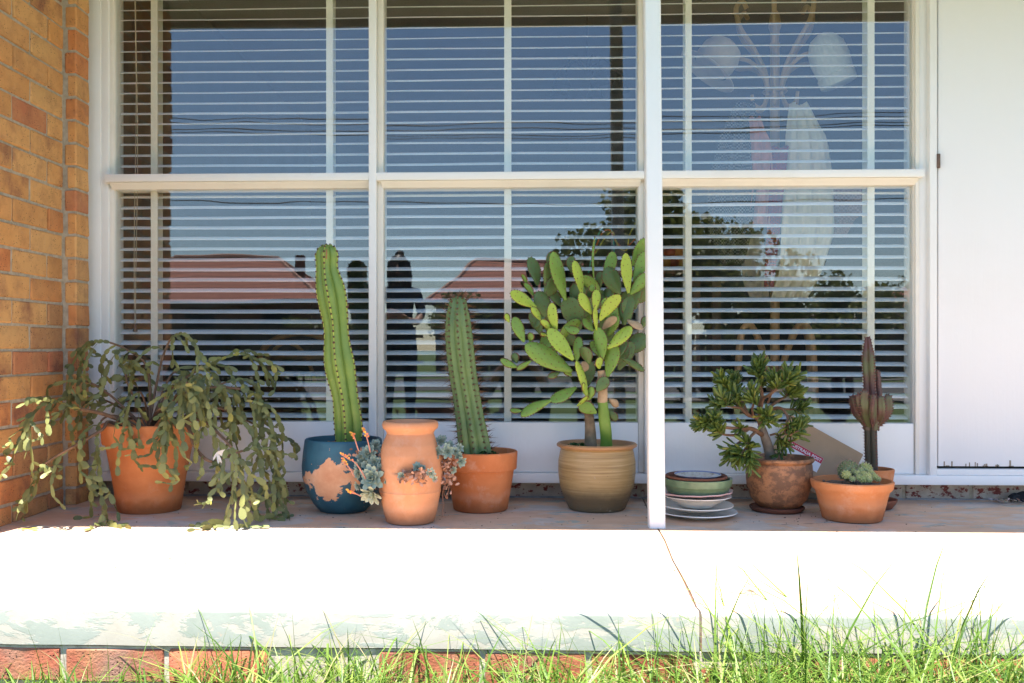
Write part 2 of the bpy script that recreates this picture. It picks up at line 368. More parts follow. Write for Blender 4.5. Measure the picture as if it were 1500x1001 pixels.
# ---- porch slab: two cast panels with a jagged joint between them
crack = [(ax(938, 0.14, 722), 0.18)]
for (x, y) in [(941, 730), (951, 748), (962, 772), (974, 792), (985, 820), (999, 846), (1010, 868), (1019, 889)]:
    d = FWD + RGT * ((x - CX) / F) + UP * ((CY - y) / F); p = CAM + d * (-CAM.z / d.z); crack.append((p.x, p.y))
crack.append((crack[-1][0] + 0.004, -1.47))
def slab_panel(outline, name, parent):
    bm = bmesh.new(); top = [bm.verts.new((x, y, 0)) for x, y in outline]; bot = [bm.verts.new((x, y, -0.09)) for x, y in outline]
    n = len(outline); bm.faces.new(top)
    for i in range(n):
        j = (i + 1) % n; bm.faces.new((top[j], top[i], bot[i], bot[j]))
    bm.faces.new(list(reversed(bot)))
    bmesh.ops.recalc_face_normals(bm, faces=bm.faces)
    ed = [e for e in bm.edges if all(abs(v.co.z) < 1e-6 and v.co.y < -1.45 for v in e.verts)]
    bmesh.ops.bevel(bm, geom=ed, offset=0.014, segments=4, affect='EDGES', profile=0.5)
    me = bpy.data.meshes.new(name)
    for f in bm.faces: f.material_index = 1 if (f.normal.y < -0.75) else 0
    bm.to_mesh(me); bm.free(); me.materials.append(M_SLAB); me.materials.append(M_EDGE)
    me.polygons.foreach_set('use_smooth', [True] * len(me.polygons)); me.set_sharp_from_angle(angle=R(50))
    return link(name, me, parent)
slab = empty('porch_slab'); tag(slab, kind='structure')
def front(x0, x1, n):
    return [(x0 + (x1 - x0) * i / n, -1.47 + 0.005 * mn.noise(Vector((i * 0.7, x0, 3)))) for i in range(1, n)]
gap = 0.0032
left = [(-1.95, 0.18)] + [(x - gap * (0.6 + 0.8 * rnd.random()), y) for x, y in crack]
left = left + list(reversed([(-1.95, -1.47)] + front(-1.95, crack[-1][0], 26)))
right_ = [(4.2, 0.18), (4.2, -1.47)] + list(reversed(front(crack[-1][0], 4.2, 30))) + list(reversed([(x + gap * (0.6 + 0.8 * rnd.random()), y) for x, y in crack]))
slab_panel(left, 'concrete_panel', slab); slab_panel(right_, 'concrete_panel', slab)
MB().tube([(x, y, -0.018) for x, y in crack[:-1]], 0.011, 6).build('joint_filler', plain('crumbled_joint', (0.13, 0.08, 0.055), 0.95, 0.5, 60, 1.0), slab)

# ---- brick pieces
def brick_mesh(lx, ly, lz, name, mat, seed):
    r = random.Random(seed); bm = bmesh.new(); bmesh.ops.create_cube(bm, size=1)
    for v in bm.verts: v.co = Vector((v.co.x * lx, v.co.y * ly, v.co.z * lz))
    bmesh.ops.bevel(bm, geom=list(bm.edges), offset=0.0035, segments=1, affect='EDGES')
    for v in bm.verts: v.co += Vector([r.uniform(-0.0016, 0.0016) for _ in range(3)])
    return MB().addbm(bm).mesh(name, mat, True, 30)
st = [brick_mesh(0.11, 0.228, 0.076, 'brick', M_BRICK, i) for i in range(4)]
hf = [brick_mesh(0.11, 0.109, 0.076, 'brick', M_BRICK, 10 + i) for i in range(3)]
XW = -1.703
wall = empty('brick_wall', (XW, -0.1, 0)); tag(wall, 'orange and yellow brick side wall with grey mortar joints beside the window', 'brick wall')
off = -Vector(wall.location)
MB().box(-1.95, XW - 0.005, -0.805, 0.35, 0, 2.26).box(XW - 0.04, -1.660, -0.0955, 0.008, 0, 2.26).build('mortar', M_MORTAR, wall, off, smooth=False)
def place_brick(me, x, y, z, rz=0.0):
    o = link('brick', me, wall, Vector((x, y, z)) + off, (rnd.uniform(-.004, .004), rnd.uniform(-.004, .004), rz + rnd.uniform(-.006, .006)))
    return o
first_s = brick_mesh(0.11, 0.228, 0.058, 'brick', M_BRICK, 31); first_h = brick_mesh(0.11, 0.109, 0.058, 'brick', M_BRICK, 32)
nibA = brick_mesh(0.043, 0.108, 0.076, 'brick', M_BRICK, 41); nibB = brick_mesh(0.033, 0.108, 0.076, 'brick', M_BRICK, 42); nib0 = brick_mesh(0.043, 0.108, 0.058, 'brick', M_BRICK, 43)
for k in range(0, 26):
    z = 0.030 if k == 0 else 0.070 + 0.086 * (k - 1) + 0.038
    jx = rnd.uniform(-0.0015, 0.0025)
    if k % 2 == 1: ys = [(-0.221, 1), (-0.461, 1), (-0.701, 1)]
    else: ys = [(-0.160, 0), (-0.341, 1), (-0.581, 1), (-0.762, 0)]
    for y, full in ys:
        me = (first_s if full else first_h) if k == 0 else (rnd.choice(st) if full else rnd.choice(hf))
        end = 0.006 if y < -0.69 and k % 2 == 0 else 0
        place_brick(me, XW - 0.055 + jx + rnd.uniform(-0.001, 0.0012), y - end, z + rnd.uniform(-.001, .001), math.pi if rnd.random() < .5 else 0)
    me = nib0 if k == 0 else (nibA if k % 2 else nibB)
    place_brick(me, (-1.6765 if k % 2 or k == 0 else -1.6715) + rnd.uniform(-.001, .001), -0.0455 + rnd.uniform(-.0015, .0015), z)
# ground-side return of the same room, going away to the side
MB().box(-4.6, -1.828, -0.812, -0.60, GZ, 2.26).build('return_wall', M_COURSES, wall, off, smooth=False)

foot = empty('brick_footing', (0, -1.455, GZ)); tag(foot, 'row of red bricks under the edge of the porch slab behind the grass', 'brick footing')
off = -Vector(foot.location)
MB().box(-1.94, 3.2, -1.4635, -1.30, GZ - 0.15, -0.0935).build('mortar', plain('pale_old_mortar', (0.45, 0.39, 0.32), 0.95, 0.3, 40, 1.0, 150), foot, off, smooth=False)
rb = [brick_mesh(0.228, 0.11, 0.076, 'brick', M_REDBRICK, 50 + i) for i in range(4)]
for c in range(2):
    for i in range(-4, 18):
        x = -1.043 + 0.12 + 0.24 * i + (0.12 if c else 0)
        link('brick', rnd.choice(rb), foot, Vector((x, -1.411 + rnd.uniform(-.003, .003), -0.137 - 0.086 * c)) + off, (0, 0, math.pi if rnd.random() < .5 else 0))

pl = empty('plinth_course', (0, 0.14, 0)); tag(pl, 'low course of bricks in flaking cream paint under the window sill', 'brick plinth')
off = -Vector(pl.location)
MB().box(-1.66, 3.2, 0.147, 0.26, 0, 0.0655).build('mortar', M_MORTAR, pl, off, smooth=False)
pb = [brick_mesh(0.243, 0.10, 0.062, 'brick', M_PLINTH, 70 + i) for i in range(3)]
for i in range(-13, 7):
    x = 1.494 - 0.128 + 0.256 * i
    if x - 0.12 < -1.68: continue
    link('brick', rnd.choice(pb), pl, Vector((x, 0.191 + rnd.uniform(-.002, .002), 0.0335)) + off)
MB().tube([(x * 0.1, 0.137 + 0.004 * mn.noise(Vector((x, 1, 2))), 0.0) for x in range(-16, 32)], [0.006 + 0.004 * mn.noise(Vector((x * .6, 7, 2))) for x in range(-16, 32)], 6).build('mortar_fillet', plain('grey_cement', (0.27, 0.26, 0.255), 0.95, 0.25, 30, 1.0), pl, off)

# ---- window
win = empty('window', (0, YF, 0.07)); tag(win, 'wide white timber framed window of six panes above a long sill', 'window')
woff = -Vector(win.location)
def part(mb, name, mat, parent=win, **k): return mb.build(name, mat, parent, woff, **k)
ZS = az(694, 0.04)          # sill top
ZSB = az(708, 0.04)
TOP = 2.16
XL0, XL1, XL2 = -1.73, ax(158, YF), ax(167.5, YF + 0.02)
XR2, XR1, XR0 = ax(1338, YF + 0.02), ax(1348, YF), ax(1359.5, YF)
part(MB().box(-1.70, 3.2, 0.04, 0.19, ZSB, ZS, 0.004), 'sill', M_WHITE)
jm = part(MB().box(XL0, ax(147, YF), YF, 0.17, ZS, TOP, 0.002).box(ax(147, YF), XL1, YF + 0.006, 0.17, ZS, TOP, 0.002), 'jamb', M_WHITE)
part(MB().box(XL1, XL2, YF + 0.018, 0.17, ZS, TOP, 0.003), 'glazing_bead', M_BEAD)
part(MB().box(XR1, XR0, YF + 0.012, 0.17, ZS, TOP, 0.002).box(XR0, ax(1372, 0.05), 0.045, 0.17, ZS - 0.006, TOP, 0.002), 'jamb', M_WHITE)
part(MB().box(XR2, ax(1342, YF), YF + 0.022, 0.17, ZS, TOP, 0.002).box(ax(1342, YF), XR1, YF + 0.006, 0.17, ZS, TOP, 0.003), 'glazing_bead', M_BEAD)
zr0, zr1, zr2 = az(251.5, YF - 0.02), az(263, YF - 0.02), az(272, YF)
part(MB().box(ax(153, YF - .02), ax(1355, YF - .02), YF - 0.02, 0.17, zr1, zr0, 0.003), 'rail', M_WHITE)
# sloped moulding below the rail
def moulding(x0, x1):
    pr = [(YF - 0.012, zr1 - 0.001), (YF - 0.008, zr1 - 0.008), (YF + 0.004, zr1 - 0.014), (YF + 0.012, zr1 - 0.024), (YF + 0.03, zr2 - 0.004), (0.17, zr2 - 0.004), (0.17, zr1 - 0.001)]
    n = len(pr); vs = [(x0, y, z) for y, z in pr] + [(x1, y, z) for y, z in pr]
    fs = [tuple(range(n)), tuple(reversed(range(n, 2 * n)))] + [((i + 1) % n, i, i + n, (i + 1) % n + n) for i in range(n)]
    return MB().add(vs, fs)
mul = [(ax(540, YF - .023), ax(551, YF - .023), ax(561, YF)), (ax(945, YF - .023), ax(964, YF - .023), ax(969, YF))]
for i, (a, b, c) in enumerate(mul):
    part(MB().box(a, b, YF - 0.0235, 0.17, ZS + 0.001, TOP, 0.002), 'mullion', M_WHITE)
    part(MB().box(b, c, YF + 0.012, 0.17, ZS + 0.002, TOP, 0.003), 'glazing_bead', M_BEAD)
part(MB().box(ax(936, YF), mul[1][0], YF + 0.012, 0.17, ZS + 0.002, TOP, 0.003), 'glazing_bead', M_BEAD)
bays = [(XL2, mul[0][0]), (mul[0][2], ax(936, YF)), (mul[1][2], XR2)]
zb = az(618.5, YG)
m_gl = N('window_glass')
def m_glass():
    n = m_gl; n.coord(rand=True)
    lw = n.new('ShaderNodeLayerWeight'); lw.inputs['Blend'].default_value = 0.5
    wv = n.noise(1.6, 2, 0.4, vec=n.scaled(n.coord(), (1.0, 1.0, 1.9)))
    b = n.new('ShaderNodeBump'); b.inputs['Strength'].default_value = 0.028; b.inputs['Distance'].default_value = 0.03; n.L(wv, b.inputs['Height'])
    f = n.math('ADD', 0.06, n.math('MULTIPLY', 0.94, n.math('POWER', lw.outputs['Facing'], 5.0)))
    tr = n.new('ShaderNodeBsdfTransparent'); tr.inputs[0].default_value = (0.96, 0.975, 0.97, 1)
    gl = n.new('ShaderNodeBsdfGlossy'); gl.inputs['Roughness'].default_value = 0.0; gl.inputs[0].default_value = (1, 1, 1, 1); n.L(b.outputs[0], gl.inputs['Normal'])
    mx = n.new('ShaderNodeMixShader'); n.L(f, mx.inputs[0]); n.L(tr.outputs[0], mx.inputs[1]); n.L(gl.outputs[0], mx.inputs[2])
    # fine dust and dried specks on the pane
    df = n.new('ShaderNodeBsdfDiffuse'); df.inputs[0].default_value = (0.75, 0.74, 0.72, 1)
    sp = n.math('MULTIPLY', n.ramp(n.vor(26), [(0.018, 1.0), (0.03, 0.0)]), n.ramp(n.noise(3.0, 2), [(0.5, 0.0), (0.56, 1.0)]))
    dust = n.math('MULTIPLY', n.ramp(n.noise(2.2, 6, 0.65), [(0.4, 0.0), (0.9, 0.014)]), 1.0)
    mx2 = n.new('ShaderNodeMixShader'); n.L(n.math('MAXIMUM', n.math('MULTIPLY', sp, 0.55), dust), mx2.inputs[0]); n.L(mx.outputs[0], mx2.inputs[1]); n.L(df.outputs[0], mx2.inputs[2])
    n.L(mx2.outputs[0], n.out.inputs[0]); return n.m
M_GLASS = m_glass()
for (x0, x1) in bays:
    part(moulding(x0 - 0.006, x1 + 0.006), 'moulding', M_BEAD)
    for (z0, z1) in ((zb - 0.004, zr2 + 0.002), (zr0 - 0.002, TOP - 0.02)):
        c = Vector(((x0 + x1) / 2, YG, (z0 + z1) / 2)); hx, hz = (x1 - x0) / 2 + 0.004, (z1 - z0) / 2
        MB().box(-hx, hx, -0.002, 0.002, -hz, hz).build('glass_pane', M_GLASS, win, c + woff, (rnd.uniform(-.0015, .0015), 0, rnd.uniform(-.0015, .0015)), smooth=False)
    part(MB().box(x0 + 0.0005, x1 - 0.0005, YF + 0.014, 0.17, ZS + 0.0005, zb, 0.003), 'bottom_panel', M_WHITE)
part(MB().box(-1.73, 1.7, YF + 0.002, 0.17, TOP, TOP + 0.12, 0.003), 'head', M_WHITE)

# ---- flush door at the right
door = empty('door', (ax(1374, 0.055), 0.055, 0.12)); tag(door, 'plain white flush door with worn paint along its bottom edge', 'door')
off = -Vector(door.location); xd = ax(1374.5, 0.055); zd = az(683.5, 0.055, 1430)
MB().box(xd, xd + 0.82, 0.055, 0.095, zd, 2.1, 0.0025).build('door_leaf', M_DOOR, door, off)
MB().box(xd - 0.010, xd + 0.002, 0.040, 0.05, az(247, .05, 1370), az(226, .05, 1370), 0.002).build('hinge', plain('rusty_steel', (0.14, 0.085, 0.06), 0.6, 0.4, 60, 0.4), door, off)
MB().box(xd - 0.012, xd + 0.85, 0.050, 0.0895, ZS + 0.0005, az(687.5, 0.05, 1430), 0.002).build('threshold', M_WHITE, door, off)
# worn scabs where paint has lifted along the bottom of the door
sc = MB()
for i in range(16):
    x = xd + rnd.uniform(0.01, 0.42); h = rnd.choice([0.004, 0.006, 0.01, 0.02]) * rnd.uniform(.6, 1.3); ww = rnd.uniform(0.002, 0.007) if h > .008 else rnd.uniform(.004, .018)
    sc.box(x, x + ww, 0.0535, 0.0556, zd + 0.0005, zd + h)
sc.build('paint_chips', plain('bare_weathered_timber', (0.30, 0.25, 0.19), 0.9, 0.4, 60), door, off, smooth=False)
MB().box(xd - 0.01, xd + 0.85, 0.09, 0.19, ZS, zd + 0.02).build('dark_gap', plain('painted_gap_shade', (0.01, 0.01, 0.01), 0.9, 0.1), door, off, smooth=False)  # black box stands in for the shade in the gap under the door

# ---- walls of the house that close the room
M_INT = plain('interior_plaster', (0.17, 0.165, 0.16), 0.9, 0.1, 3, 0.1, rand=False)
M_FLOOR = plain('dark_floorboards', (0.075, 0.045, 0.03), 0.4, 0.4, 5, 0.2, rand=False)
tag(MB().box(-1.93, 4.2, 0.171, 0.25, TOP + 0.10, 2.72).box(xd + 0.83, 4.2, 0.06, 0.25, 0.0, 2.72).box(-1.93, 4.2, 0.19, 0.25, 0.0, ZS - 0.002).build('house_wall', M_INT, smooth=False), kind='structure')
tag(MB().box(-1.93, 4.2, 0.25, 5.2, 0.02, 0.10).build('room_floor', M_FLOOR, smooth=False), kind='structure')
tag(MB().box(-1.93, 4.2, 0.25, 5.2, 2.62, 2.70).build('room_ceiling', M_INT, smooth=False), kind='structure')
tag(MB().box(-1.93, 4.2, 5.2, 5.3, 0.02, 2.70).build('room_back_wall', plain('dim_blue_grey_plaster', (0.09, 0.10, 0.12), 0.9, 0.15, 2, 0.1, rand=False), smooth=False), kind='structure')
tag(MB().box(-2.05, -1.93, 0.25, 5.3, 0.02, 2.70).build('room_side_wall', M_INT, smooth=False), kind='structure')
tag(MB().box(4.2, 4.3, 0.0, 5.3, 0.02, 2.70).build('room_side_wall', M_INT, smooth=False), kind='structure')

# ---- porch roof
roof = empty('porch_roof', (0, -0.5, 2.25)); tag(roof, 'low porch roof with pale soffit and gutter over the window', 'roof')
off = -Vector(roof.location)
M_SOF = plain('painted_soffit', (0.58, 0.545, 0.49), 0.7, 0.06, 2, 0.1, rand=False)
MB().box(-4.8, 4.4, -1.03, 0.17, 2.262, 2.28).build('soffit', M_SOF, roof, off, smooth=False)
MB().box(-4.8, 4.4, -1.055, -1.031, 2.225, 2.40).build('fascia', M_SOF, roof, off, smooth=False)
gp = [(-1.056, 2.40), (-1.056, 2.29), (-1.075, 2.283), (-1.13, 2.285), (-1.15, 2.30), (-1.152, 2.395), (-1.144, 2.40), (-1.148, 2.302), (-1.13, 2.291), (-1.075, 2.289), (-1.060, 2.294), (-1.060, 2.40)]
MB().add([(-4.8, y, z) for y, z in gp] + [(4.4, y, z) for y, z in gp], [((i + 1) % 12, i, i + 12, (i + 1) % 12 + 12) for i in range(12)]).build('gutter', M_SOF, roof, off)
MB().add([(-4.8, -1.06, 2.402), (4.4, -1.06, 2.402), (4.4, 5.5, 4.6), (-4.8, 5.5, 4.6), (-4.8, -1.06, 2.44), (4.4, -1.06, 2.44), (4.4, 5.5, 4.64), (-4.8, 5.5, 4.64)],
         [(3, 2, 1, 0), (4, 5, 6, 7), (0, 1, 5, 4), (2, 3, 7, 6), (1, 2, 6, 5), (3, 0, 4, 7)]).build('roof_sheet', plain('clay_roof', (0.30, 0.13, 0.09), 0.8, 0.2), roof, off, smooth=False)
MB().box(-1.68, 4.4, -0.47, -0.40, 2.17, 2.261, 0.004).build('beam', M_WHITE, roof, off)

# ---- post
pb_ = at(963.3, 771.7, -0.46); pt = at(956.2, 5, -0.46)
post = MB().tube([(0, 0, 0), (0, 0, 0.02), (0, 0, 2.18)], 0.037, 4).v
lean = (pt.x - pb_.x) / (pt.z - pb_.z)
bm = bmesh.new(); bmesh.ops.create_cube(bm, size=1)
for v in bm.verts: v.co = Vector((v.co.x * 0.053, v.co.y * 0.053, (v.co.z + 0.5) * 2.175))
bmesh.ops.bevel(bm, geom=[e for e in bm.edges if abs(e.verts[0].co.z - e.verts[1].co.z) > 1], offset=0.007, segments=3, affect='EDGES', profile=0.5)
po = MB().addbm(bm).build('porch_post', M_POST, None, (pb_.x * (3.62 - 0.465) / (3.62 - 0.434), -0.465, 0.0), (0, lean, 0))
tag(po, 'slim square white post standing at the crack in the porch slab', 'post')

# ---- venetian blind
blind = empty('venetian_blind', (0, 0.155, 0.3)); tag(blind, 'white venetian blind with open slats and cloth tapes behind the glass', 'blind')
boff = -Vector(blind.location)
def m_slat():
    n = N('white_slat_enamel'); n.coord(rand=False)
    n.col(n.ramp(n.noise(2.5, 4), [(0.3, (0.80, 0.80, 0.79)), (0.7, (0.86, 0.86, 0.85))])); n.rough(0.38); return n.m
M_SLAT = m_slat(); M_TAPE = plain('cotton_tape', (0.74, 0.70, 0.61), 0.9, 0.06, 4, 0.3, 400)
x0s, x1s = ax(171, 0.155), ax(1336, 0.155)
def slat_mesh(seed):
    r = random.Random(seed); vs = []; fs = []; n = 9; prof = []
    for k in range(7):
        u = -1 + 2 * k / 6; prof.append((u * 0.025, 0.0035 * (1 - u * u) - 0.0015))
    for i in range(n):
        x = x0s + (x1s - x0s) * i / (n - 1); sag = 0.0012 * math.sin(i * 1.9 + seed) + r.uniform(-.0004, .0004)
        for (y, z) in prof: vs.append((x, y, z + sag))
        for (y, z) in reversed(prof): vs.append((x, y, z + sag - 0.0009))
    m = 14
    for i in range(n - 1):
        for k in range(m): fs.append((i * m + k, (i + 1) * m + k, (i + 1) * m + (k + 1) % m, i * m + (k + 1) % m))
    fs.append(tuple(range(m))); fs.append(tuple(reversed(range((n - 1) * m, n * m))))
    return MB().add(vs, fs).mesh('slat', M_SLAT, True, 50)
sm = [slat_mesh(i) for i in range(4)]
zs0 = az(608.5, 0.155, 700); dz = 15.38 / (F / (0.155 + 3.62))
for k in range(45):
    z = zs0 + dz * k
    if z > TOP - 0.03: break
    link('slat', sm[k % 4], blind, Vector((0, 0.155, z)) + boff, (R(20) + rnd.uniform(-.035, .035), rnd.uniform(-.001, .001), 0))
part_b = lambda mb, name, m: mb.build(name, m, blind, boff)
for (xa, xb) in ((221, 231), (477.8, 487.8), (738.6, 749), (1003.8, 1013.2), (1270.5, 1281)):
    a, b = ax(xa, 0.128), ax(xb, 0.128)
    part_b(MB().box(a, b, 0.1272, 0.1282, zs0 - 0.03, TOP), 'ladder_tape', M_TAPE); part_b(MB().box(a, b, 0.1822, 0.1832, zs0 - 0.02, TOP), 'ladder_tape', M_TAPE)
part_b(MB().box(x0s, x1s, 0.128, 0.182, zs0 - 0.052, zs0 - 0.030, 0.003), 'bottom_rail', M_SLAT)
xc = ax(198, 0.118)
cord = MB()
for j in range(2): cord.tube([(xc + 0.006 * j + 0.004 * math.sin(z * 5 + j), 0.118, z) for z in [TOP - 0.1 * i for i in range(16)] + [az(476 - 30 * j, .118, 198)]], 0.0012, 5)
part_b(cord, 'pull_cord', plain('cord', (0.45, 0.40, 0.30), 0.9))
zt = az(474, 0.118, 198)
part_b(MB().lathe([(0.003, 0.0), (0.004, -0.008), (0.009, -0.026), (0.010, -0.032), (0.003, -0.034)], 12, M=Matrix.Translation((xc, 0.118, zt))), 'cord_tassel', plain('brown_plastic', (0.05, 0.03, 0.02), 0.4))
# ================================================================== POTS
def potx(px, Y): return ax(px, Y, 700)
def pot(name, px, Y, outer, thick, soil_z, mat, label, cat='plant pot', soil=None, seg=64, wob=0.008, seed=0, z0=0.0, rf=None, lump=0.006):
    rim_r, rim_z = outer[-1]
    prof = list(outer) + [(rim_r - thick * 0.3, rim_z + thick * 0.28), (rim_r - thick * 0.75, rim_z + thick * 0.2), (rim_r - thick, rim_z - thick * 0.3)]
    def rad(z):
        for (r0, a), (r1, b) in zip(outer, outer[1:]):
            if a <= z <= b and b > a: return r0 + (r1 - r0) * (z - a) / (b - a)
        return rim_r
    prof += [(min(rad(soil_z), rim_r) - thick, soil_z), (min(rad(soil_z), rim_r) - thick - 0.004, soil_z - 0.012)]
    o = MB().lathe(prof, seg, wob=wob, seed=seed, rf=rf).build(name, mat, None, (potx(px, Y), Y, z0), (0, 0, 0))
    tag(o, label, cat)
    if soil is not None:
        R0 = min(rad(soil_z), rim_r) - thick + 0.002; vs = []; fs = []; nr, ns = 7, 28
        for i in range(nr + 1):
            for k in range(ns):
                a = 2 * math.pi * k / ns; r = R0 * i / nr
                vs.append((r * math.cos(a), r * math.sin(a), soil_z + lump * 1.6 * mn.noise(Vector((r * 40 * math.cos(a), r * 40 * math.sin(a), seed))) + 0.3 * lump * (1 - i / nr)))
        for i in range(nr):
            for k in range(ns): fs.append((i * ns + k, i * ns + (k + 1) % ns, (i + 1) * ns + (k + 1) % ns, (i + 1) * ns + k))
        mb = MB().add(vs, fs); r = random.Random(seed)
        for i in range(46):
            a = r.uniform(0, 6.28); rr = R0 * math.sqrt(r.random()) * 0.95
            mb.ball((rr * math.cos(a), rr * math.sin(a), soil_z + 0.003), r.uniform(0.002, 0.006), 0, 1, (1, 1, .7), 0.4)
        mb.build('soil', soil, o)
    return o
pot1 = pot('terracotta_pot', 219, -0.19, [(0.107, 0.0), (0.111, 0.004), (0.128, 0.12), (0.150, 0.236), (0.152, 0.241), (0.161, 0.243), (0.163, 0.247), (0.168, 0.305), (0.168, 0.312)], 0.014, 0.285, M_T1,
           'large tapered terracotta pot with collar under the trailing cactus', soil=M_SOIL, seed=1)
pot2 = pot('painted_pot', 503, -0.185, [(0.070, 0.0), (0.084, 0.003), (0.108, 0.030), (0.132, 0.075), (0.146, 0.125), (0.148, 0.165), (0.144, 0.215), (0.139, 0.252), (0.138, 0.258)], 0.012, 0.236, M_BLUE,
           'round teal painted pot with a big patch of flaked paint', soil=M_DRYSOIL, seed=2)
pock = [(-math.pi / 2 + 0.08, 0.172, 0.62), (math.pi + 0.10, 0.185, 0.62), (0.25, 0.222, 0.55)]
def jar_rf(a, z):
    k = 1.0
    for (pa, pz, pw) in pock:
        da = (a - pa + math.pi) % (2 * math.pi) - math.pi
        g = math.exp(-(da / (pw * 0.62)) ** 2 * 1.6)
        if z <= pz: k += (0.17 if pw > .6 and pa < 0 else .08) * g * math.exp(-((pz - z) / 0.055) ** 2)
        else: k += g * ((0.17 if pw > .6 and pa < 0 else .08) * max(0, 1 - (z - pz) / 0.006) - 0.14 * math.exp(-((z - pz - 0.006) / 0.035) ** 2) * (1 if z - pz > 0.003 else 0))
    return k
jp = [(0.074, 0.0), (0.081, 0.004)]
key = [(0.081, 0.004), (0.092, 0.045), (0.102, 0.10), (0.1045, 0.107), (0.103, 0.111), (0.108, 0.15), (0.109, 0.19), (0.104, 0.23), (0.095, 0.262), (0.083, 0.289), (0.079, 0.300), (0.083, 0.310), (0.092, 0.317), (0.095, 0.328), (0.093, 0.338)]
for (r0, a), (r1, b) in zip(key, key[1:]):
    n = max(1, int((b - a) / 0.004))
    for i in range(1, n + 1): jp.append((r0 + (r1 - r0) * i / n, a + (b - a) * i / n))
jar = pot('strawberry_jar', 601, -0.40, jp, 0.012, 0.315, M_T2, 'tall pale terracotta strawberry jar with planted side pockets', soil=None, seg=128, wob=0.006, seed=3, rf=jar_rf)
MB().lathe([(0.0, 0.296), (0.072, 0.296), (0.072, 0.30), (0.0, 0.302)], 32).build('soil', M_SOIL, jar)
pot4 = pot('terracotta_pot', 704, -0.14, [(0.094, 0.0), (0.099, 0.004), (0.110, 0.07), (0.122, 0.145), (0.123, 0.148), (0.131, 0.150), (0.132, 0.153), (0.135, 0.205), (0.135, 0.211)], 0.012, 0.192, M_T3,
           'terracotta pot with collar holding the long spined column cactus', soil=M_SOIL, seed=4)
pot5 = pot('stoneware_pot', 874, -0.115, [(0.092, 0.0), (0.102, 0.004), (0.117, 0.035), (0.134, 0.085), (0.141, 0.135), (0.140, 0.175), (0.134, 0.208), (0.131, 0.219), (0.135, 0.225), (0.145, 0.230), (0.146, 0.237)], 0.017, 0.214, M_GLAZE,
           'squat olive brown glazed stoneware pot holding the prickly pear', soil=M_SOIL, seed=5)
pot6z = 0.017
pot6 = pot('round_brown_pot', 1141, -0.135, [(0.066, 0.0), (0.075, 0.003), (0.098, 0.030), (0.113, 0.075), (0.117, 0.12), (0.115, 0.152), (0.113, 0.158), (0.118, 0.162), (0.123, 0.168), (0.123, 0.174)], 0.014, 0.148, M_BROWN,
           'round mottled brown pot standing in a shallow dark saucer', soil=M_SOIL, seed=6, z0=pot6z)
sz = MB().lathe([(0.080, 0.0), (0.088, 0.002), (0.096, 0.012), (0.097, 0.016), (0.094, 0.018), (0.090, 0.014), (0.086, 0.0165)], 48)
tag(sz.build('pot_saucer', [M_T5], None, (potx(1138, -0.135), -0.135, 0)), 'shallow dark brown saucer under the round mottled pot', 'saucer')
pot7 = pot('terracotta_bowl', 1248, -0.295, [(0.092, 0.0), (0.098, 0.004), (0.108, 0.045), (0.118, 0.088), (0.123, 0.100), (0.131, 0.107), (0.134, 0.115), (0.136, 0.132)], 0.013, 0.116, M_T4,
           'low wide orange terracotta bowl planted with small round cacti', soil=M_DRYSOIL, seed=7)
s8 = MB().lathe([(0.045, 0.0), (0.055, 0.003), (0.068, 0.022), (0.074, 0.034), (0.074, 0.037), (0.070, 0.036), (0.064, 0.024), (0.050, 0.012)], 40)
tag(s8.build('pot_saucer', M_T5, None, (potx(1283, -0.075), -0.075, 0)), 'deep reddish saucer under the small pot of the dark red euphorbia', 'saucer')
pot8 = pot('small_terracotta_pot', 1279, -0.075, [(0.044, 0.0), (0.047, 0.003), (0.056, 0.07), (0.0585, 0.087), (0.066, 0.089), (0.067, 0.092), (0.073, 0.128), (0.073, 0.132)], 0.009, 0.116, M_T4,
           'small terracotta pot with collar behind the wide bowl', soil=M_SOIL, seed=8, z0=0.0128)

# ------------------------------------------------------------------ stacked crockery
M_CHINA = plain('stained_white_china', (0.78, 0.75, 0.69), 0.25, 0.14, 14, 0.05)
M_CHINA2 = plain('cream_china', (0.74, 0.68, 0.58), 0.3, 0.2, 12, 0.05)
M_PINK = plain('pink_china', (0.58, 0.36, 0.33), 0.3, 0.1, 10, 0.05)
M_GREEN = plain('green_glazed_clay', (0.14, 0.215, 0.12), 0.35, 0.3, 18, 0.15)
def m_dish():
    n = N('white_dish_blue_rim'); co = n.coord(rand=False); s = n.sep(co)
    rr = n.math('SQRT', n.math('ADD', n.math('MULTIPLY', s[0], s[0]), n.math('MULTIPLY', s[1], s[1])))
    c = n.ramp(n.noise(25, 6, 0.7), [(0.35, (0.30, 0.20, 0.12)), (0.5, (0.62, 0.56, 0.47)), (0.7, (0.70, 0.66, 0.58))])
    c = n.mix(n.ramp(rr, [(0.071, 0.0), (0.0725, 0.9), (0.078, 0.9), (0.0785, 0.0)]), c, (0.12, 0.20, 0.48))
    n.col(c); n.rough(0.25); return n.m
sx = potx(1019, -0.255); sy = -0.255
def crock(name, prof, mat, label, cat, z, dx=0, dy=0, rf=None, tilt=(0, 0)):
    o = MB().lathe(prof, 64, rf=rf).build(name, mat, None, (sx + dx, sy + dy, z), (tilt[0], tilt[1], 0)); tag(o, label, cat); return o
plate = lambda r, h: [(0.055, 0.0), (0.060, 0.0), (0.063, 0.004), (0.082, 0.006), (r - 0.012, h - 0.004), (r, h), (r - 0.001, h + 0.003), (r - 0.014, h + 0.0005), (0.084, 0.0095), (0.0, 0.009)]
crock('dinner_plate', plate(0.138, 0.0185), M_CHINA, 'white china plate at the bottom of the stack of dishes by the post', 'plate', 0.0, 0.004, -0.004)
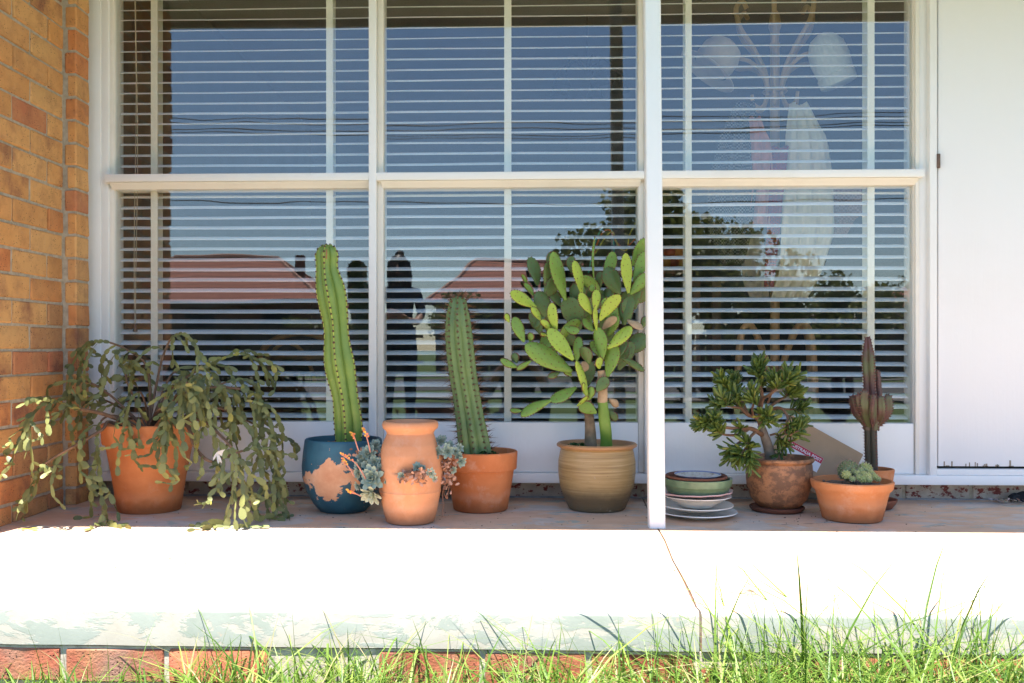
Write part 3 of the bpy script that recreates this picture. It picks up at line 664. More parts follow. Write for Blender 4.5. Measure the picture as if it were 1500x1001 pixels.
crock('dinner_plate', plate(0.132, 0.0200), M_CHINA2, 'cream china plate second from the bottom of the stack of dishes', 'plate', 0.022, -0.002, 0.004, tilt=(0.02, 0.01))
crock('soup_bowl', [(0.050, 0.0), (0.056, 0.0), (0.060, 0.005), (0.086, 0.020), (0.108, 0.034), (0.118, 0.036), (0.118, 0.039), (0.106, 0.037), (0.084, 0.024), (0.0, 0.01)], M_CHINA, 'white soup bowl in the middle of the stack of dishes', 'bowl', 0.0355, 0.004, 0.0)
crock('scalloped_plate', [(0.06, 0.0), (0.068, 0.0), (0.085, 0.004), (0.122, 0.010), (0.132, 0.0135), (0.131, 0.017), (0.120, 0.014), (0.08, 0.009), (0.0, 0.008)], M_PINK, 'pink plate with wavy rim under the green saucer', 'plate', 0.0735, -0.004, 0.002,
      rf=lambda a, z: 1 + 0.02 * math.cos(a * 12) * (1 if z > 0.008 else 0.3), tilt=(0.0, -0.02))
crock('glazed_saucer', [(0.100, 0.0), (0.104, 0.002), (0.113, 0.024), (0.116, 0.026), (0.120, 0.046), (0.120, 0.050), (0.115, 0.051), (0.111, 0.048), (0.105, 0.014), (0.0, 0.012)], M_GREEN, 'deep green glazed saucer near the top of the stack of dishes', 'saucer', 0.0845, 0.006, 0.0, rf=lambda a, z: 1 + 0.006 * math.cos(a * 16))
crock('clay_saucer', [(0.075, 0.0), (0.085, 0.002), (0.100, 0.014), (0.106, 0.018), (0.107, 0.022), (0.103, 0.0255), (0.097, 0.024), (0.088, 0.016), (0.0, 0.012)], M_T5, 'brown clay saucer resting on the green glazed saucer', 'saucer', 0.1195, 0.002, -0.002, tilt=(0.012, 0.0))
crock('small_dish', [(0.050, 0.0), (0.056, 0.001), (0.070, 0.008), (0.080, 0.0145), (0.0805, 0.0165), (0.078, 0.017), (0.068, 0.0115), (0.054, 0.006), (0.0, 0.005)], m_dish(), 'small stained white dish with thin blue rim on top of the stack', 'dish', 0.1320, 0.006, -0.004, tilt=(0.012, 0.0))

# ------------------------------------------------------------------ parcel
M_CARD = plain('brown_card', (0.40, 0.27, 0.165), 0.85, 0.06, 20, 0.25, 200, rand=False)
tl, tr_ = at(1157, 607, 0.055), at(1264, 666, 0.035)
ux = (tr_ - tl).normalized(); br = Vector((at(1221, 741, 0.0).x, 0.0, 0.003))
dn = (br - tr_); hh = dn.length; dn = (dn - ux * dn.dot(ux)).normalized(); nn = ux.cross(dn); nn = nn if nn.y < 0 else -nn
Wd = (tr_ - tl).length
Mp = Matrix((( ux.x, -dn.x, nn.x), (ux.y, -dn.y, nn.y), (ux.z, -dn.z, nn.z))).to_4x4()
cpos = tl + ux * (Wd / 2) + dn * (hh / 2)
par = MB().box(-Wd / 2, Wd / 2, -hh / 2, hh / 2, -0.009, 0.009, 0.004).build('cardboard_parcel', M_CARD); par.matrix_world = Matrix.Translation(cpos) @ Mp
tag(par, 'flat brown cardboard parcel leaning on the window behind the brown pot', 'parcel')
lx, ly = -0.045, -0.008
MB().box(lx - 0.075, lx + 0.075, ly - 0.03, ly + 0.03, 0.0092, 0.0097).build('address_label', plain('white_paper', (0.75, 0.75, 0.78), 0.6, 0.04), par, smooth=False)
MB().box(lx - 0.0745, lx + 0.0745, ly + 0.007, ly + 0.0296, 0.0098, 0.0101).build('label_band', plain('red_print', (0.50, 0.012, 0.04), 0.5, 0.05), par, smooth=False)
def text_mesh(txt, size, mat, parent, M, name='lettering'):
    cu = bpy.data.curves.new(name, 'FONT'); cu.body = txt; cu.size = size; cu.extrude = 0.0001; cu.offset = size * 0.012; cu.align_x = 'RIGHT'
    o = bpy.data.objects.new('tmp', cu); COL.objects.link(o); bpy.context.view_layer.update()
    me = bpy.data.meshes.new_from_object(o.evaluated_get(bpy.context.evaluated_depsgraph_get())); bpy.data.objects.remove(o); bpy.data.curves.remove(cu)
    me.name = name; me.materials.clear(); me.materials.append(mat); q = link(name, me, parent); q.matrix_local = M; return q
text_mesh('AUSTRALIA POST', 0.0165, plain('white_print', (0.8, 0.8, 0.8), 0.5, 0.02), par, Matrix.Translation((lx + 0.070, ly + 0.0125, 0.0104)))
MB().box(Wd / 2 - 0.075, Wd / 2 - 0.035, hh / 2 - 0.048, hh / 2 - 0.0475, 0.0091, 0.0094).box(Wd / 2 - 0.075, Wd / 2 - 0.04, hh / 2 - 0.056, hh / 2 - 0.0555, 0.0091, 0.0094).build('printed_mark', plain('faint_print', (0.22, 0.14, 0.09), 0.9), par, smooth=False)

# ================================================================== CACTI AND SUCCULENTS
def column(path, rad, ribs, depth, seg_per=6, phase=0.0, rib_pow=1.0, rings=None):
    """ribbed column along a path of points; returns (MB, list of rib polylines with outward normals)"""
    P = spline(path, 8); n = len(P); seg = ribs * seg_per; vs = []; fs = []; ridges = [[] for _ in range(ribs)]
    # dome
    tot = n - 1; centers = []; rs = []
    for i, p in enumerate(P):
        t = i / tot; centers.append(p); rs.append(rad(t))
    tdir = (P[-1] - P[-2]).normalized(); r_end = rs[-1]
    for a in (20, 40, 58, 74, 86):
        centers.append(P[-1] + tdir * r_end * 0.95 * math.sin(R(a))); rs.append(r_end * math.cos(R(a)))
    m = len(centers)
    for i, (c, r) in enumerate(zip(centers, rs)):
        t = (centers[min(i + 1, m - 1)] - centers[max(i - 1, 0)]).normalized()
        u = (Vector((1, 0, 0)) - t * t.x).normalized(); v = t.cross(u)
        for k in range(seg):
            a = 2 * math.pi * k / seg + phase; x = abs(math.cos(ribs * (a - phase) / 2))
            rr = r * (1 - depth * (1 - x ** rib_pow)); d = u * math.cos(a) + v * math.sin(a)
            vs.append(c + d * rr)
            if k % seg_per == 0: ridges[k // seg_per].append((c + d * rr, (d + t * (0.9 if i >= n else 0.05)).normalized(), t))
    for i in range(m - 1):
        for k in range(seg): fs.append((i * seg + k, i * seg + (k + 1) % seg, (i + 1) * seg + (k + 1) % seg, (i + 1) * seg + k))
    fs.append(tuple(reversed(range(seg)))); fs.append(tuple(range((m - 1) * seg, m * seg)))
    return MB().add(vs, fs), ridges
def along(ridge, step, start=0.0):
    out = []; acc = start
    for (a, na, ta), (b, nb, tb) in zip(ridge, ridge[1:]):
        L = (b - a).length
        while acc < L:
            f = acc / L if L > 1e-9 else 0; out.append((a.lerp(b, f), na.lerp(nb, f).normalized(), ta)); acc += step
        acc -= L
    return out
def spine(mb, p, d, L, r, mat=0):
    d = d.normalized(); u = d.orthogonal().normalized(); v = d.cross(u)
    mb.add([p + u * r, p - u * r * .5 + v * r * .87, p - u * r * .5 - v * r * .87, p + d * L], [(0, 1, 3), (1, 2, 3), (2, 0, 3)], mat)
def pxpath(lst): return [at(x, y, Y) for x, y, Y in lst]
def pad_colour(name, a, b, edge, rib=None):
    n = N(name); r = n.rand()
    c = n.ramp(n.noise(9, 5, 0.6), [(0.3, a), (0.72, b)])
    c = n.mix(n.ramp(n.noise(45, 4), [(0.62, 0.0), (0.78, 0.5)]), c, edge); n.col(c); n.rough(0.45); n.spec(0.4)
    n.bump(n.noise(60, 4), 0.3, 0.001); return n.m

# column cactus with low brown areoles
M_CAC1 = pad_colour('bright_cactus_skin', (0.13, 0.215, 0.042), (0.23, 0.32, 0.065), (0.32, 0.37, 0.08))
M_AREOLE = plain('brown_areole', (0.11, 0.055, 0.035), 0.9, 0.4, 80)
M_YRIB = plain('yellow_green_rib', (0.36, 0.40, 0.07), 0.6, 0.3, 60)
yc = -0.215
c1path = pxpath([(512, 658, -0.19), (512, 620, -0.20), (508, 585, yc), (501, 545, yc), (496, 510, yc), (493, 470, yc), (487, 430, yc), (481, 400, yc), (480, 375, yc)])
w1 = lambda t: 0.5 * (0.108 + 0.010 * math.sin(t * 19) - 0.012 * t - 0.012 * max(0, t - .8) * 5) * (0.80 + 0.2 * min(1, t * 5))
mb, rid = column(c1path, w1, 5, 0.33, 10, phase=R(-97), rib_pow=0.8)
cac1 = empty('column_cactus', c1path[0]); tag(cac1, 'tall smooth bright green column cactus leaning in the teal pot', 'cactus')
o1 = -Vector(c1path[0])
mb.build('stem', M_CAC1, cac1, o1, ang=80)
ar = MB(); ys = MB(); r = random.Random(3)
for rr in rid:
    ys.tube([p + nrm * 0.0001 for p, nrm, t in rr[::2]], 0.0024, 5)
    for p, nrm, t in along(rr, 0.0205, r.uniform(0, .02)):
        ar.ball(p + nrm * 0.0012, 0.0044, 0, 1, (1, 1, 1), 0.6)
        for _ in range(4): spine(ar, p + nrm * 0.002, nrm + Vector([r.uniform(-.9, .9) for _ in range(3)]), r.uniform(.004, .008), .0006)
ys.build('rib_edge', M_YRIB, cac1, o1); ar.build('areoles', M_AREOLE, cac1, o1)
cpt = at(478, 372, yc - 0.05)
MB().box(-0.002, 0.003, -0.0015, 0.0015, -0.018, 0.016, 0.001).build('dry_scar', plain('scar', (0.30, 0.15, 0.06), 0.9), cac1, cpt + o1)

# spiny column cactus
M_CAC2 = pad_colour('grey_green_cactus_skin', (0.10, 0.165, 0.06), (0.19, 0.26, 0.085), (0.27, 0.31, 0.09))
M_SPINE = plain('brown_spine', (0.17, 0.085, 0.045), 0.6, 0.3, 50)
yc = -0.16
c2path = pxpath([(697, 668, yc), (692, 635, yc), (685, 590, yc), (678, 545, yc), (673, 500, yc), (671, 465, yc), (671, 447, yc)])
w2 = lambda t: 0.5 * (0.122 - 0.018 * t - 0.026 * t ** 3) * (0.94 + 0.06 * math.cos(t * 9))
mb, rid = column(c2path, w2, 9, 0.20, 6, phase=R(-90), rib_pow=1.1)
cac2 = empty('column_cactus', c2path[0]); tag(cac2, 'long spined grey green column cactus in the collared terracotta pot', 'cactus')
o2 = -Vector(c2path[0]); mb.build('stem', M_CAC2, cac2, o2, ang=80)
ar = MB(); sp = MB(); r = random.Random(5)
for rr in rid:
    for p, nrm, t in along(rr, 0.021, r.uniform(0, .02)):
        ar.ball(p + nrm * 0.0008, 0.0036, 0, 1, (1, 1, 1), 0.5)
        for _ in range(5): spine(sp, p, nrm + Vector([r.uniform(-.8, .8) for _ in range(3)]), r.uniform(.010, .02), .0009)
        for _ in range(2): spine(sp, p, nrm + Vector([r.uniform(-.45, .45) for _ in range(3)]), r.uniform(.022, .050), .0012)
ar.build('areoles', M_AREOLE, cac2, o2); sp.build('spines', M_SPINE, cac2, o2)
M_WEED = m_leaf('dark_weed_leaf', (0.03, 0.075, 0.025), (0.06, 0.13, 0.04), trans=0.2)
def little_leaves(mb, c, n, rad, size, r):
    for _ in range(n):
        p = Vector(c) + Vector((r.uniform(-rad, rad), r.uniform(-rad, rad), r.uniform(0, rad * 0.7))); s = size * r.uniform(.6, 1.2)
        M = Matrix.Translation(p) @ Euler((r.uniform(-.9, .9), r.uniform(-.9, .9), r.uniform(0, 6.3))).to_matrix().to_4x4()
        mb.add([(0, -s, 0), (s * .6, -s * .2, s * .12), (s * .45, s * .7, 0), (0, s, -s * .1), (-s * .45, s * .7, 0), (-s * .6, -s * .2, s * .12), (0, 0, -s * .1)], [(0, 1, 6), (1, 2, 6), (2, 3, 6), (3, 4, 6), (4, 5, 6), (5, 0, 6)], 0, M)
def weed(c, n, rad, size, label, seed):
    mb = MB(); little_leaves(mb, (0, 0, 0), n, rad, size, random.Random(seed)); tag(mb.build('weed', M_WEED, None, c), label, 'weed')
weed((potx(717, -0.22), -0.215, 0.196), 34, 0.030, 0.012, 'low dark green weed at the foot of the spined column cactus', 1)
weed((potx(846, -0.16), -0.165, 0.218), 46, 0.032, 0.014, 'low dark green weed beside the prickly pear trunk', 2)

# prickly pear
def pad_mesh(L, W, th, seed, mats, spots=True, narrow=0.35):
    r = random.Random(seed); mb = MB(); ns, nr = 14, 12; vs = []; fs = []; bend = r.uniform(-.10, .10) * L; sk = r.uniform(-.06, .06) * L
    def hw(t):
        if t > 0.6: return (W / 2) * math.sqrt(max(0.004, 1 - ((t - 0.6) / 0.4) ** 2.2))
        return (W / 2) * (0.20 + 0.80 * math.sin(math.pi / 2 * t / 0.6) ** 1.1)
    def cen(t): return Vector((sk * math.sin(t * 3.1), bend * t * t - 0.0, L * t))
    for i in range(ns):
        t = 1 - (1 - i / (ns - 1)) ** 1.35; c = cen(t); w_ = hw(t)
        h = th * (0.5 + 0.5 * math.sin(math.pi * min(1, t * 1.05 + .05)))
        for k in range(nr):
            a = 2 * math.pi * k / nr; j = 1 + 0.03 * mn.noise(Vector((t * 4, a, seed)))
            vs.append((c.x + w_ * math.cos(a) * j, c.y + h * (abs(math.sin(a)) ** 1.0) * (1 if math.sin(a) > 0 else -1) + 0.05 * W * math.cos(a) ** 2 * (1 if seed % 2 else -1), c.z))
    for i in range(ns - 1):
        for k in range(nr): fs.append((i * nr + k, i * nr + (k + 1) % nr, (i + 1) * nr + (k + 1) % nr, (i + 1) * nr + k))
    fs.append(tuple(reversed(range(nr)))); fs.append(tuple(range((ns - 1) * nr, ns * nr))); mb.add(vs, fs, 0)
    if spots:
        step = 0.0185; rows = max(2, int(L / step))
        for i in range(1, rows):
            t = i / rows; c = cen(t); w_ = hw(t); h = th * (0.5 + 0.5 * math.sin(math.pi * min(1, t * 1.05 + .05))); m = max(1, int(2 * w_ / step)); odd = (i % 2) * .5
            for k in range(m + 1):
                u = -1 + 2 * (k + odd) / (m + .5)
                if abs(u) > 1.02: continue
                u = max(-.99, min(.99, u)); yy = h * math.sqrt(1 - u * u)
                for sgn in (-1, 1):
                    p = Vector((c.x + w_ * u, c.y + yy * sgn + 0.05 * W * u * u * (1 if seed % 2 else -1), c.z))
                    mb.ball(p, 0.0020 * r.uniform(.7, 1.2), 1, 1)
                    if r.random() < .4: spine(mb, p, Vector((u * .6 + r.uniform(-.3, .3), sgn, r.uniform(-.3, .5))), r.uniform(.004, .009), .0004, 1)
        for i in range(9):      # areoles on the rim of the pad
            t = 0.35 + 0.65 * i / 8; c = cen(min(t, .995)); w_ = hw(min(t, .985))
            for sgn in (-1, 1): mb.ball((c.x + w_ * sgn * 1.01, c.y + 0.05 * W * (1 if seed % 2 else -1), c.z), 0.0024, 1, 1)
    return mb.mesh('pad', mats, True, 80)
M_AR2 = plain('red_brown_areole', (0.16, 0.05, 0.03), 0.8, 0.3, 90)
PADM = {'d': pad_colour('old_pad_skin', (0.075, 0.125, 0.035), (0.115, 0.175, 0.048), (0.16, 0.20, 0.06)),
        'm': pad_colour('mid_pad_skin', (0.13, 0.23, 0.034), (0.20, 0.32, 0.05), (0.25, 0.29, 0.07)),
        'l': pad_colour('young_pad_skin', (0.25, 0.36, 0.038), (0.34, 0.45, 0.06), (0.40, 0.42, 0.10)),
        't': plain('corky_scar', (0.42, 0.29, 0.17), 0.9, 0.35, 30, 1.0, 70)}
pear = empty('prickly_pear', (potx(874, -0.115), -0.115, 0.21)); tag(pear, 'bushy prickly pear with many flat green pads in the stoneware pot', 'prickly pear')
po_ = -Vector(pear.location)
A_ = lambda x, y: (730 + x / 6.257, 340 + y / 6.257); B_ = lambda x, y: (730 + x / 5.561, 480 + y / 5.561)
pads = []
def P_(f, bx, by, tx, ty, w, tone, dep, sc): b = f(bx, by); t = f(tx, ty); pads.append((b[0], b[1], t[0], t[1], w / sc, tone, dep))
for a in [(360, 490, 300, 250, 130, 'd', -.06), (450, 580, 440, 300, 115, 'd', -.09), (450, 330, 480, 190, 80, 'd', -.08), (615, 625, 500, 220, 140, 'm', -.13), (670, 370, 665, 235, 95, 'd', -.04),
          (770, 570, 705, 290, 110, 'l', -.15), (690, 630, 690, 480, 95, 'd', -.07), (880, 465, 875, 80, 28, 'm', -.11), (960, 420, 1040, 205, 130, 'm', -.06), (1115, 570, 1000, 345, 160, 'd', -.12),
          (1190, 560, 1165, 225, 125, 'l', -.15), (1230, 310, 1335, 80, 125, 'm', -.05), (1240, 460, 1340, 205, 112, 'm', -.09), (1210, 570, 1350, 400, 120, 'm', -.12), (1225, 655, 1365, 550, 100, 'd', -.08),
          (930, 520, 930, 380, 85, 'd', -.05), (345, 690, 130, 560, 112, 'l', -.15), (330, 590, 245, 480, 52, 'm', -.10), (265, 480, 225, 390, 42, 'm', -.10), (470, 810, 370, 570, 165, 'd', -.11),
          (570, 680, 480, 540, 115, 'd', -.07), (395, 815, 310, 700, 66, 'l', -.17), (535, 905, 490, 675, 96, 'l', -.20), (480, 895, 400, 820, 62, 'l', -.18), (745, 900, 630, 630, 205, 'd', -.11),
          (800, 640, 850, 480, 145, 'd', -.06), (855, 750, 760, 575, 96, 'l', -.20), (885, 720, 900, 545, 86, 'l', -.21), (930, 810, 1100, 590, 122, 'l', -.21), (1150, 850, 1190, 560, 165, 'd', -.10),
          (900, 900, 888, 700, 56, 'l', -.19), (1000, 640, 1030, 520, 115, 'd', -.06), (950, 890, 1070, 790, 82, 't', -.14), (740, 740, 810, 710, 60, 't', -.09), (1180, 810, 1310, 880, 90, 't', -.10), (1320, 880, 1350, 785, 68, 'd', -.09),
          (600, 870, 730, 910, 85, 'm', -.17), (870, 910, 790, 800, 85, 'm', -.14), (235, 1010, 150, 800, 112, 'm', -.16), (100, 830, 70, 755, 52, 'l', -.16), (290, 1005, 300, 930, 66, 'm', -.15), (450, 945, 390, 930, 36, 'l', -.17),
          (860, 480, 855, 540, 60, 'm', -.19), (600, 900, 700, 1020, 110, 'd', -.10), (800, 830, 790, 730, 120, 'd', -.07)]:
    P_(A_, *a, 6.257)
for a in [(600, 360, 250, 160, 165, 'm', -.18), (610, 265, 430, 30, 130, 'l', -.21), (270, 270, 160, 335, 46, 'm', -.16), (160, 325, 30, 265, 60, 'm', -.15), (150, 290, 130, 215, 72, 'd', -.13), (500, 365, 415, 400, 52, 'd', -.15), (600, 390, 540, 360, 42, 'm', -.15),
          (635, 490, 440, 580, 110, 'm', -.16), (435, 590, 205, 705, 95, 'm', -.17), (200, 680, 105, 670, 42, 'm', -.17), (730, 590, 625, 300, 82, 'l', -.19), (640, 275, 650, 90, 85, 'm', -.18), (740, 300, 700, 165, 112, 'd', -.20), (820, 335, 820, 250, 82, 'l', -.22),
          (840, 280, 810, 20, 112, 'm', -.19), (890, 400, 950, 150, 130, 'm', -.17), (890, 170, 1070, 10, 115, 'l', -.22), (990, 235, 1035, 115, 72, 'd', -.14), (990, 240, 1170, 345, 60, 'd', -.14), (720, 480, 720, 280, 165, 'd', -.12), (690, 360, 720, 290, 95, 't', -.145),
          (800, 520, 880, 420, 100, 'd', -.18), (740, 590, 760, 490, 62, 'm', -.17), (800, 695, 670, 640, 105, 'm', -.18), (900, 580, 970, 640, 62, 't', -.13), (900, 680, 960, 750, 62, 'd', -.13), (700, 540, 690, 460, 40, 'l', -.19), (640, 640, 720, 560, 34, 'l', -.20)]:
    P_(B_, *a, 5.561)
rp = random.Random(77)
for i in range(26):      # older pads filling the middle of the bush
    x = rp.uniform(775, 930); y = rp.uniform(425, 545); a = rp.uniform(-.9, .9); L = rp.uniform(26, 42)
    pads.append((x, y, x + L * math.sin(a), y - L * math.cos(a), rp.uniform(17, 26), rp.choice('ddm'), rp.uniform(-.10, -.05)))
for i, (bx, by, tx, ty, w_, tone, dep) in enumerate(pads):
    r = random.Random(100 + i); b = at(bx, by, dep + r.uniform(-.01, .01)); lean = r.uniform(-.25, .2)
    t0 = at(tx, ty, dep); L0 = (t0 - b).length; t = at(tx, ty, dep + lean * L0 - (0.02 if tone == 'l' else 0)); L = (t - b).length
    W = w_ / ppm(b); zax = (t - b).normalized(); face = Vector((r.uniform(-.8, .8), -1, r.uniform(-.2, .5)))
    yv = -(face - zax * face.dot(zax)).normalized(); xv = yv.cross(zax); W = W / max(.75, abs(xv.dot(RGT)) + abs(xv.z) * .6 if False else 1.0)
    me = pad_mesh(L * 1.09, W * 0.99, 0.0065 if W > .02 else W * .35, i, [PADM[tone], M_AR2], tone != 't', 0.5)
    o = link('pad', me, pear); o.matrix_local = Matrix.Translation(b + po_) @ Matrix(((xv.x, yv.x, zax.x), (xv.y, yv.y, zax.y), (xv.z, yv.z, zax.z))).to_4x4()
M_BARK = plain('corky_bark', (0.19, 0.135, 0.08), 0.9, 0.45, 30, 1.0, 80)
tk = MB(); tk.tube(spline([at(*B_(752, 965), -0.12), at(*B_(750, 870), -0.13), at(*B_(745, 780), -0.135), at(*B_(735, 690), -0.14), at(*B_(722, 580), -0.15)], 5), [0.024, 0.023, 0.022, 0.0215, 0.021, 0.0205, 0.02, 0.0195, 0.019, 0.019, 0.018, .018, .018, .017, .017, .017, .016, .016, .015, .015, .014], 12, flat=.8)
tk.build('trunk', M_BARK, pear, po_)
tk = MB(); tk.tube(spline([at(*B_(880, 965), -0.12), at(*B_(876, 860), -0.14), at(*B_(860, 720), -0.15), at(*B_(848, 600), -0.155)], 5), [.0225, .022, .021, .021, .021, .021, .021, .021, .021, .0205, .02, .02, .019, .018, .018, .017], 12, flat=.6)
tk.build('trunk', PADM['m'], pear, po_)
tk = MB(); tk.tube(spline([at(*B_(848, 610), -0.155), at(*B_(850, 500), -0.16), at(*B_(838, 350), -0.165)], 5), [.0172, .018, .018, .018, .017, .017, .016, .016, .015, .014, .013], 12, flat=.6)
tk.build('scarred_branch', PADM['t'], pear, po_)

# dark red candelabra euphorbia
def m_euph():
    n = N('maroon_euphorbia_skin'); k = n.ramp(n.noise(11, 4, 0.6), [(0.42, 0.0), (0.62, 1.0)])
    c = n.mix(k, (0.095, 0.036, 0.030), (0.095, 0.105, 0.045)); n.col(c); n.rough(0.5); n.bump(n.noise(50, 3), 0.2, 0.001); return n.m
def m_euph2():
    n = N('dark_euphorbia_skin'); n.col(n.ramp(n.noise(15, 4), [(0.3, (0.028, 0.030, 0.016)), (0.7, (0.06, 0.035, 0.022))])); n.rough(0.55); return n.m
ye = -0.085
eu = empty('candelabra_euphorbia', at(1277, 690, ye)); tag(eu, 'upright dark maroon candelabra euphorbia with toothed ribs in small pot', 'euphorbia'); oe = -Vector(eu.location)
M_EU, M_EU2 = m_euph(), m_euph2(); teeth = MB(); r = random.Random(8)
def arm(pts, rad, name, mat, ribs=3, ph=0.0, depth=.45):
    mb, rid = column(pts, rad, ribs, depth, 6, phase=ph, rib_pow=.8); mb.build(name, mat, eu, oe, ang=70)
    for rr in rid:
        for p, nrm, t in along(rr, 0.011, r.uniform(0, .01)):
            teeth.ball(p, 0.0036, 0, 1, (1, 1, 1)); spine(teeth, p, nrm + t * .3 + Vector([r.uniform(-.3, .3) for _ in range(3)]), .009, .0016)
arm(pxpath([(1278, 697, ye), (1277, 660, ye), (1276, 620, ye)]), lambda t: 0.024, 'trunk', M_EU2, 3, R(-90 + 20))
arm(pxpath([(1277, 630, ye), (1275, 580, ye), (1273, 530, ye), (1271.5, 498, ye)]), lambda t: 0.5 * (0.060 - .030 * t ** 1.5 + .006 * math.sin(t * 11)), 'stem', M_EU, 3, R(-90 + 28), .5)
for (x0, y0, x1, y1, x2, y2, dy, wd) in [(1268, 622, 1256, 605, 1250, 585, -.02, .032), (1266, 618, 1262, 598, 1258, 582, -.05, .03), (1275, 628, 1267, 600, 1266, 577, -.06, .032), (1280, 628, 1277, 605, 1278, 584, -.07, .030), (1284, 622, 1290, 605, 1290, 585, -.05, .03),
                                        (1286, 622, 1298, 603, 1300, 584, -.02, .034), (1282, 620, 1286, 600, 1284, 548, .03, .032), (1268, 620, 1262, 604, 1264, 590, .03, .03)]:
    arm([at(x0, y0, ye), at(x1, y1, ye + dy * .8), at(x2, y2, ye + dy)], lambda t, wd=wd: wd * .5 * (0.75 + .4 * math.sin(t * 2.6)), 'branch', M_EU, 3, r.uniform(0, 2), .4)
teeth.build('teeth', plain('euphorbia_spine', (0.13, 0.05, 0.04), .8), eu, oe)

# small round cacti in the bowl
M_MAM = pad_colour('small_cactus_skin', (0.34, 0.37, 0.12), (0.48, 0.48, 0.18), (0.55, 0.52, 0.28)); M_FUZZ = plain('pale_spine', (0.66, 0.58, 0.46), 0.9, 0.2); M_FUZZ2 = plain('pink_brown_spine', (0.36, 0.20, 0.17), 0.9, 0.2)
M_MAMB = pad_colour('large_ball_cactus_skin', (0.15, 0.19, 0.09), (0.25, 0.28, 0.13), (0.30, 0.30, 0.18))
def ball_cactus(px, py, Y, rpx, label, n_t, sp_len, mats, name='ball_cactus'):
    c = at(px, py, Y); R0 = rpx / ppm(c); mb = MB(); r = random.Random(int(px * 7 + py)); mb.ball((0, 0, 0), R0 * .88, 0, 3, (1, 1, 1.08))
    for i in range(n_t):
        z = 1 - 1.75 * (i + .5) / n_t; a = i * 2.39996; s = math.sqrt(max(0, 1 - z * z)); d = Vector((s * math.cos(a), s * math.sin(a), z * 1.05))
        p = d * R0 * .95; mb.ball(p, R0 * 1.15 / math.sqrt(n_t), 0, 1)
        for k in range(5): spine(mb, p + d * R0 * .08, d + Vector([r.uniform(-1, 1) for _ in range(3)]), sp_len * r.uniform(.6, 1.2), .0004, 1)
    o = mb.build(name, mats, None, c, ang=60); tag(o, label, 'cactus', None); return o
big = ball_cactus(1243, 690, -0.27, 15.5, 'largest round cactus with dense pinkish spines in the terracotta bowl', 110, .010, [M_MAMB, M_FUZZ2])
mid = ball_cactus(1267, 689, -0.26, 10.5, 'medium round pale spined cactus beside the cluster of tiny ones in the bowl', 70, .007, [M_MAM, M_FUZZ])
for (x, y, q, dY) in [(1240, 691 + 5, 6.5, -.335), (1250, 690, 4, -.30), (1254, 687, 4, -.28), (1256, 694, 4.5, -.32), (1261, 690, 4.5, -.30), (1265, 695, 5, -.33), (1258, 700, 4.5, -.345), (1264, 702, 6, -.35), (1271, 698, 5.5, -.34), (1276, 694, 5, -.31), (1273, 703, 4.5, -.352), (1281, 699, 5, -.33), (1286, 702, 4, -.33), (1249, 702, 4, -.35)]:
    o = ball_cactus(x, y, dY, q, 'tiny round cactus with pale spines in the crowded cluster in the terracotta bowl', 34, .004, [M_MAM, M_FUZZ]); o['group'] = 'tiny cacti clustered in the terracotta bowl'
# ================================================================== TRAILING CACTUS, JADE, ROSETTES, LITTER
def frame_matrix(p, d, face):
    d = d.normalized(); n = face - d * face.dot(d); n = n.normalized() if n.length > 1e-5 else d.orthogonal().normalized()
    x = d.cross(n) * -1; x.normalize(); n = x.cross(d)
    return Matrix(((x.x, n.x, d.x, p.x), (x.y, n.y, d.y, p.y), (x.z, n.z, d.z, p.z), (0, 0, 0, 1)))
def scatter(parent, name, items, meshes, limit=300, rest='foliage'):
    """items: (matrix in world, scale vector, mesh index); the nearest ones singly, the others as one part"""
    o0 = Matrix.Translation(-Vector(parent.location))
    items = sorted(items, key=lambda it: it[0].translation.y); mb = MB()
    for i, (M, sc, k) in enumerate(items):
        M = o0 @ M @ Matrix.Diagonal((*sc, 1)); me = meshes[k]
        if i < limit:
            o = link(name, me, parent); o.matrix_local = M
        else: mb.add([v.co for v in me.vertices], [tuple(p.vertices) for p in me.polygons], 0, M)
    if mb.v: tag(mb.build(rest, meshes[0].materials[0], parent, ang=60), kind='stuff')
def seg_mesh(seed, mat):
    r = random.Random(seed); st = [(0.0, 0.22), (0.12, 0.55), (0.3, 0.85 + r.uniform(-.05, .1)), (0.42, 0.86), (0.5, 1.0), (0.68, 0.9 + r.uniform(-.08, .08)), (0.78, 0.98), (0.92, 0.62), (1.0, 0.30)]
    vs = []; fs = []; bow = r.uniform(-.10, .10); tw = r.uniform(-.25, .25)
    for t, w_ in st:
        th = 0.075 * (1 - (2 * t - 1) ** 4) + 0.03; c, s_ = math.cos(tw * t), math.sin(tw * t)
        for (x, y) in ((-w_ * .5, 0), (0, -th), (w_ * .5, 0), (0, th)): vs.append(((x * c - y * s_), x * s_ + y * c + bow * math.sin(t * 3.1) * .8, t))
    for i in range(len(st) - 1):
        for k in range(4): fs.append((i * 4 + k, i * 4 + (k + 1) % 4, i * 4 + 4 + (k + 1) % 4, i * 4 + 4 + k))
    fs.append((3, 2, 1, 0)); e = len(vs) - 4; fs.append((e, e + 1, e + 2, e + 3)); return MB().add(vs, fs).mesh('stem_segment', mat, True, 60)
M_SEG = m_leaf('trailing_cactus_green', (0.125, 0.14, 0.052), (0.29, 0.30, 0.10), tip=(0.46, 0.40, 0.08), trans=0.22, rough=0.45, tcol=(0.35, 0.38, 0.10))
segm = [seg_mesh(i, M_SEG) for i in range(5)]
M_WOOD = plain('woody_cactus_stem', (0.17, 0.10, 0.058), 0.9, 0.35, 40, 0.8, 90)
tc = empty('trailing_cactus', (potx(219, -0.19), -0.19, 0.29)); tag(tc, 'sprawling trailing cactus with drooping flat segments in the large terracotta pot', 'cactus')
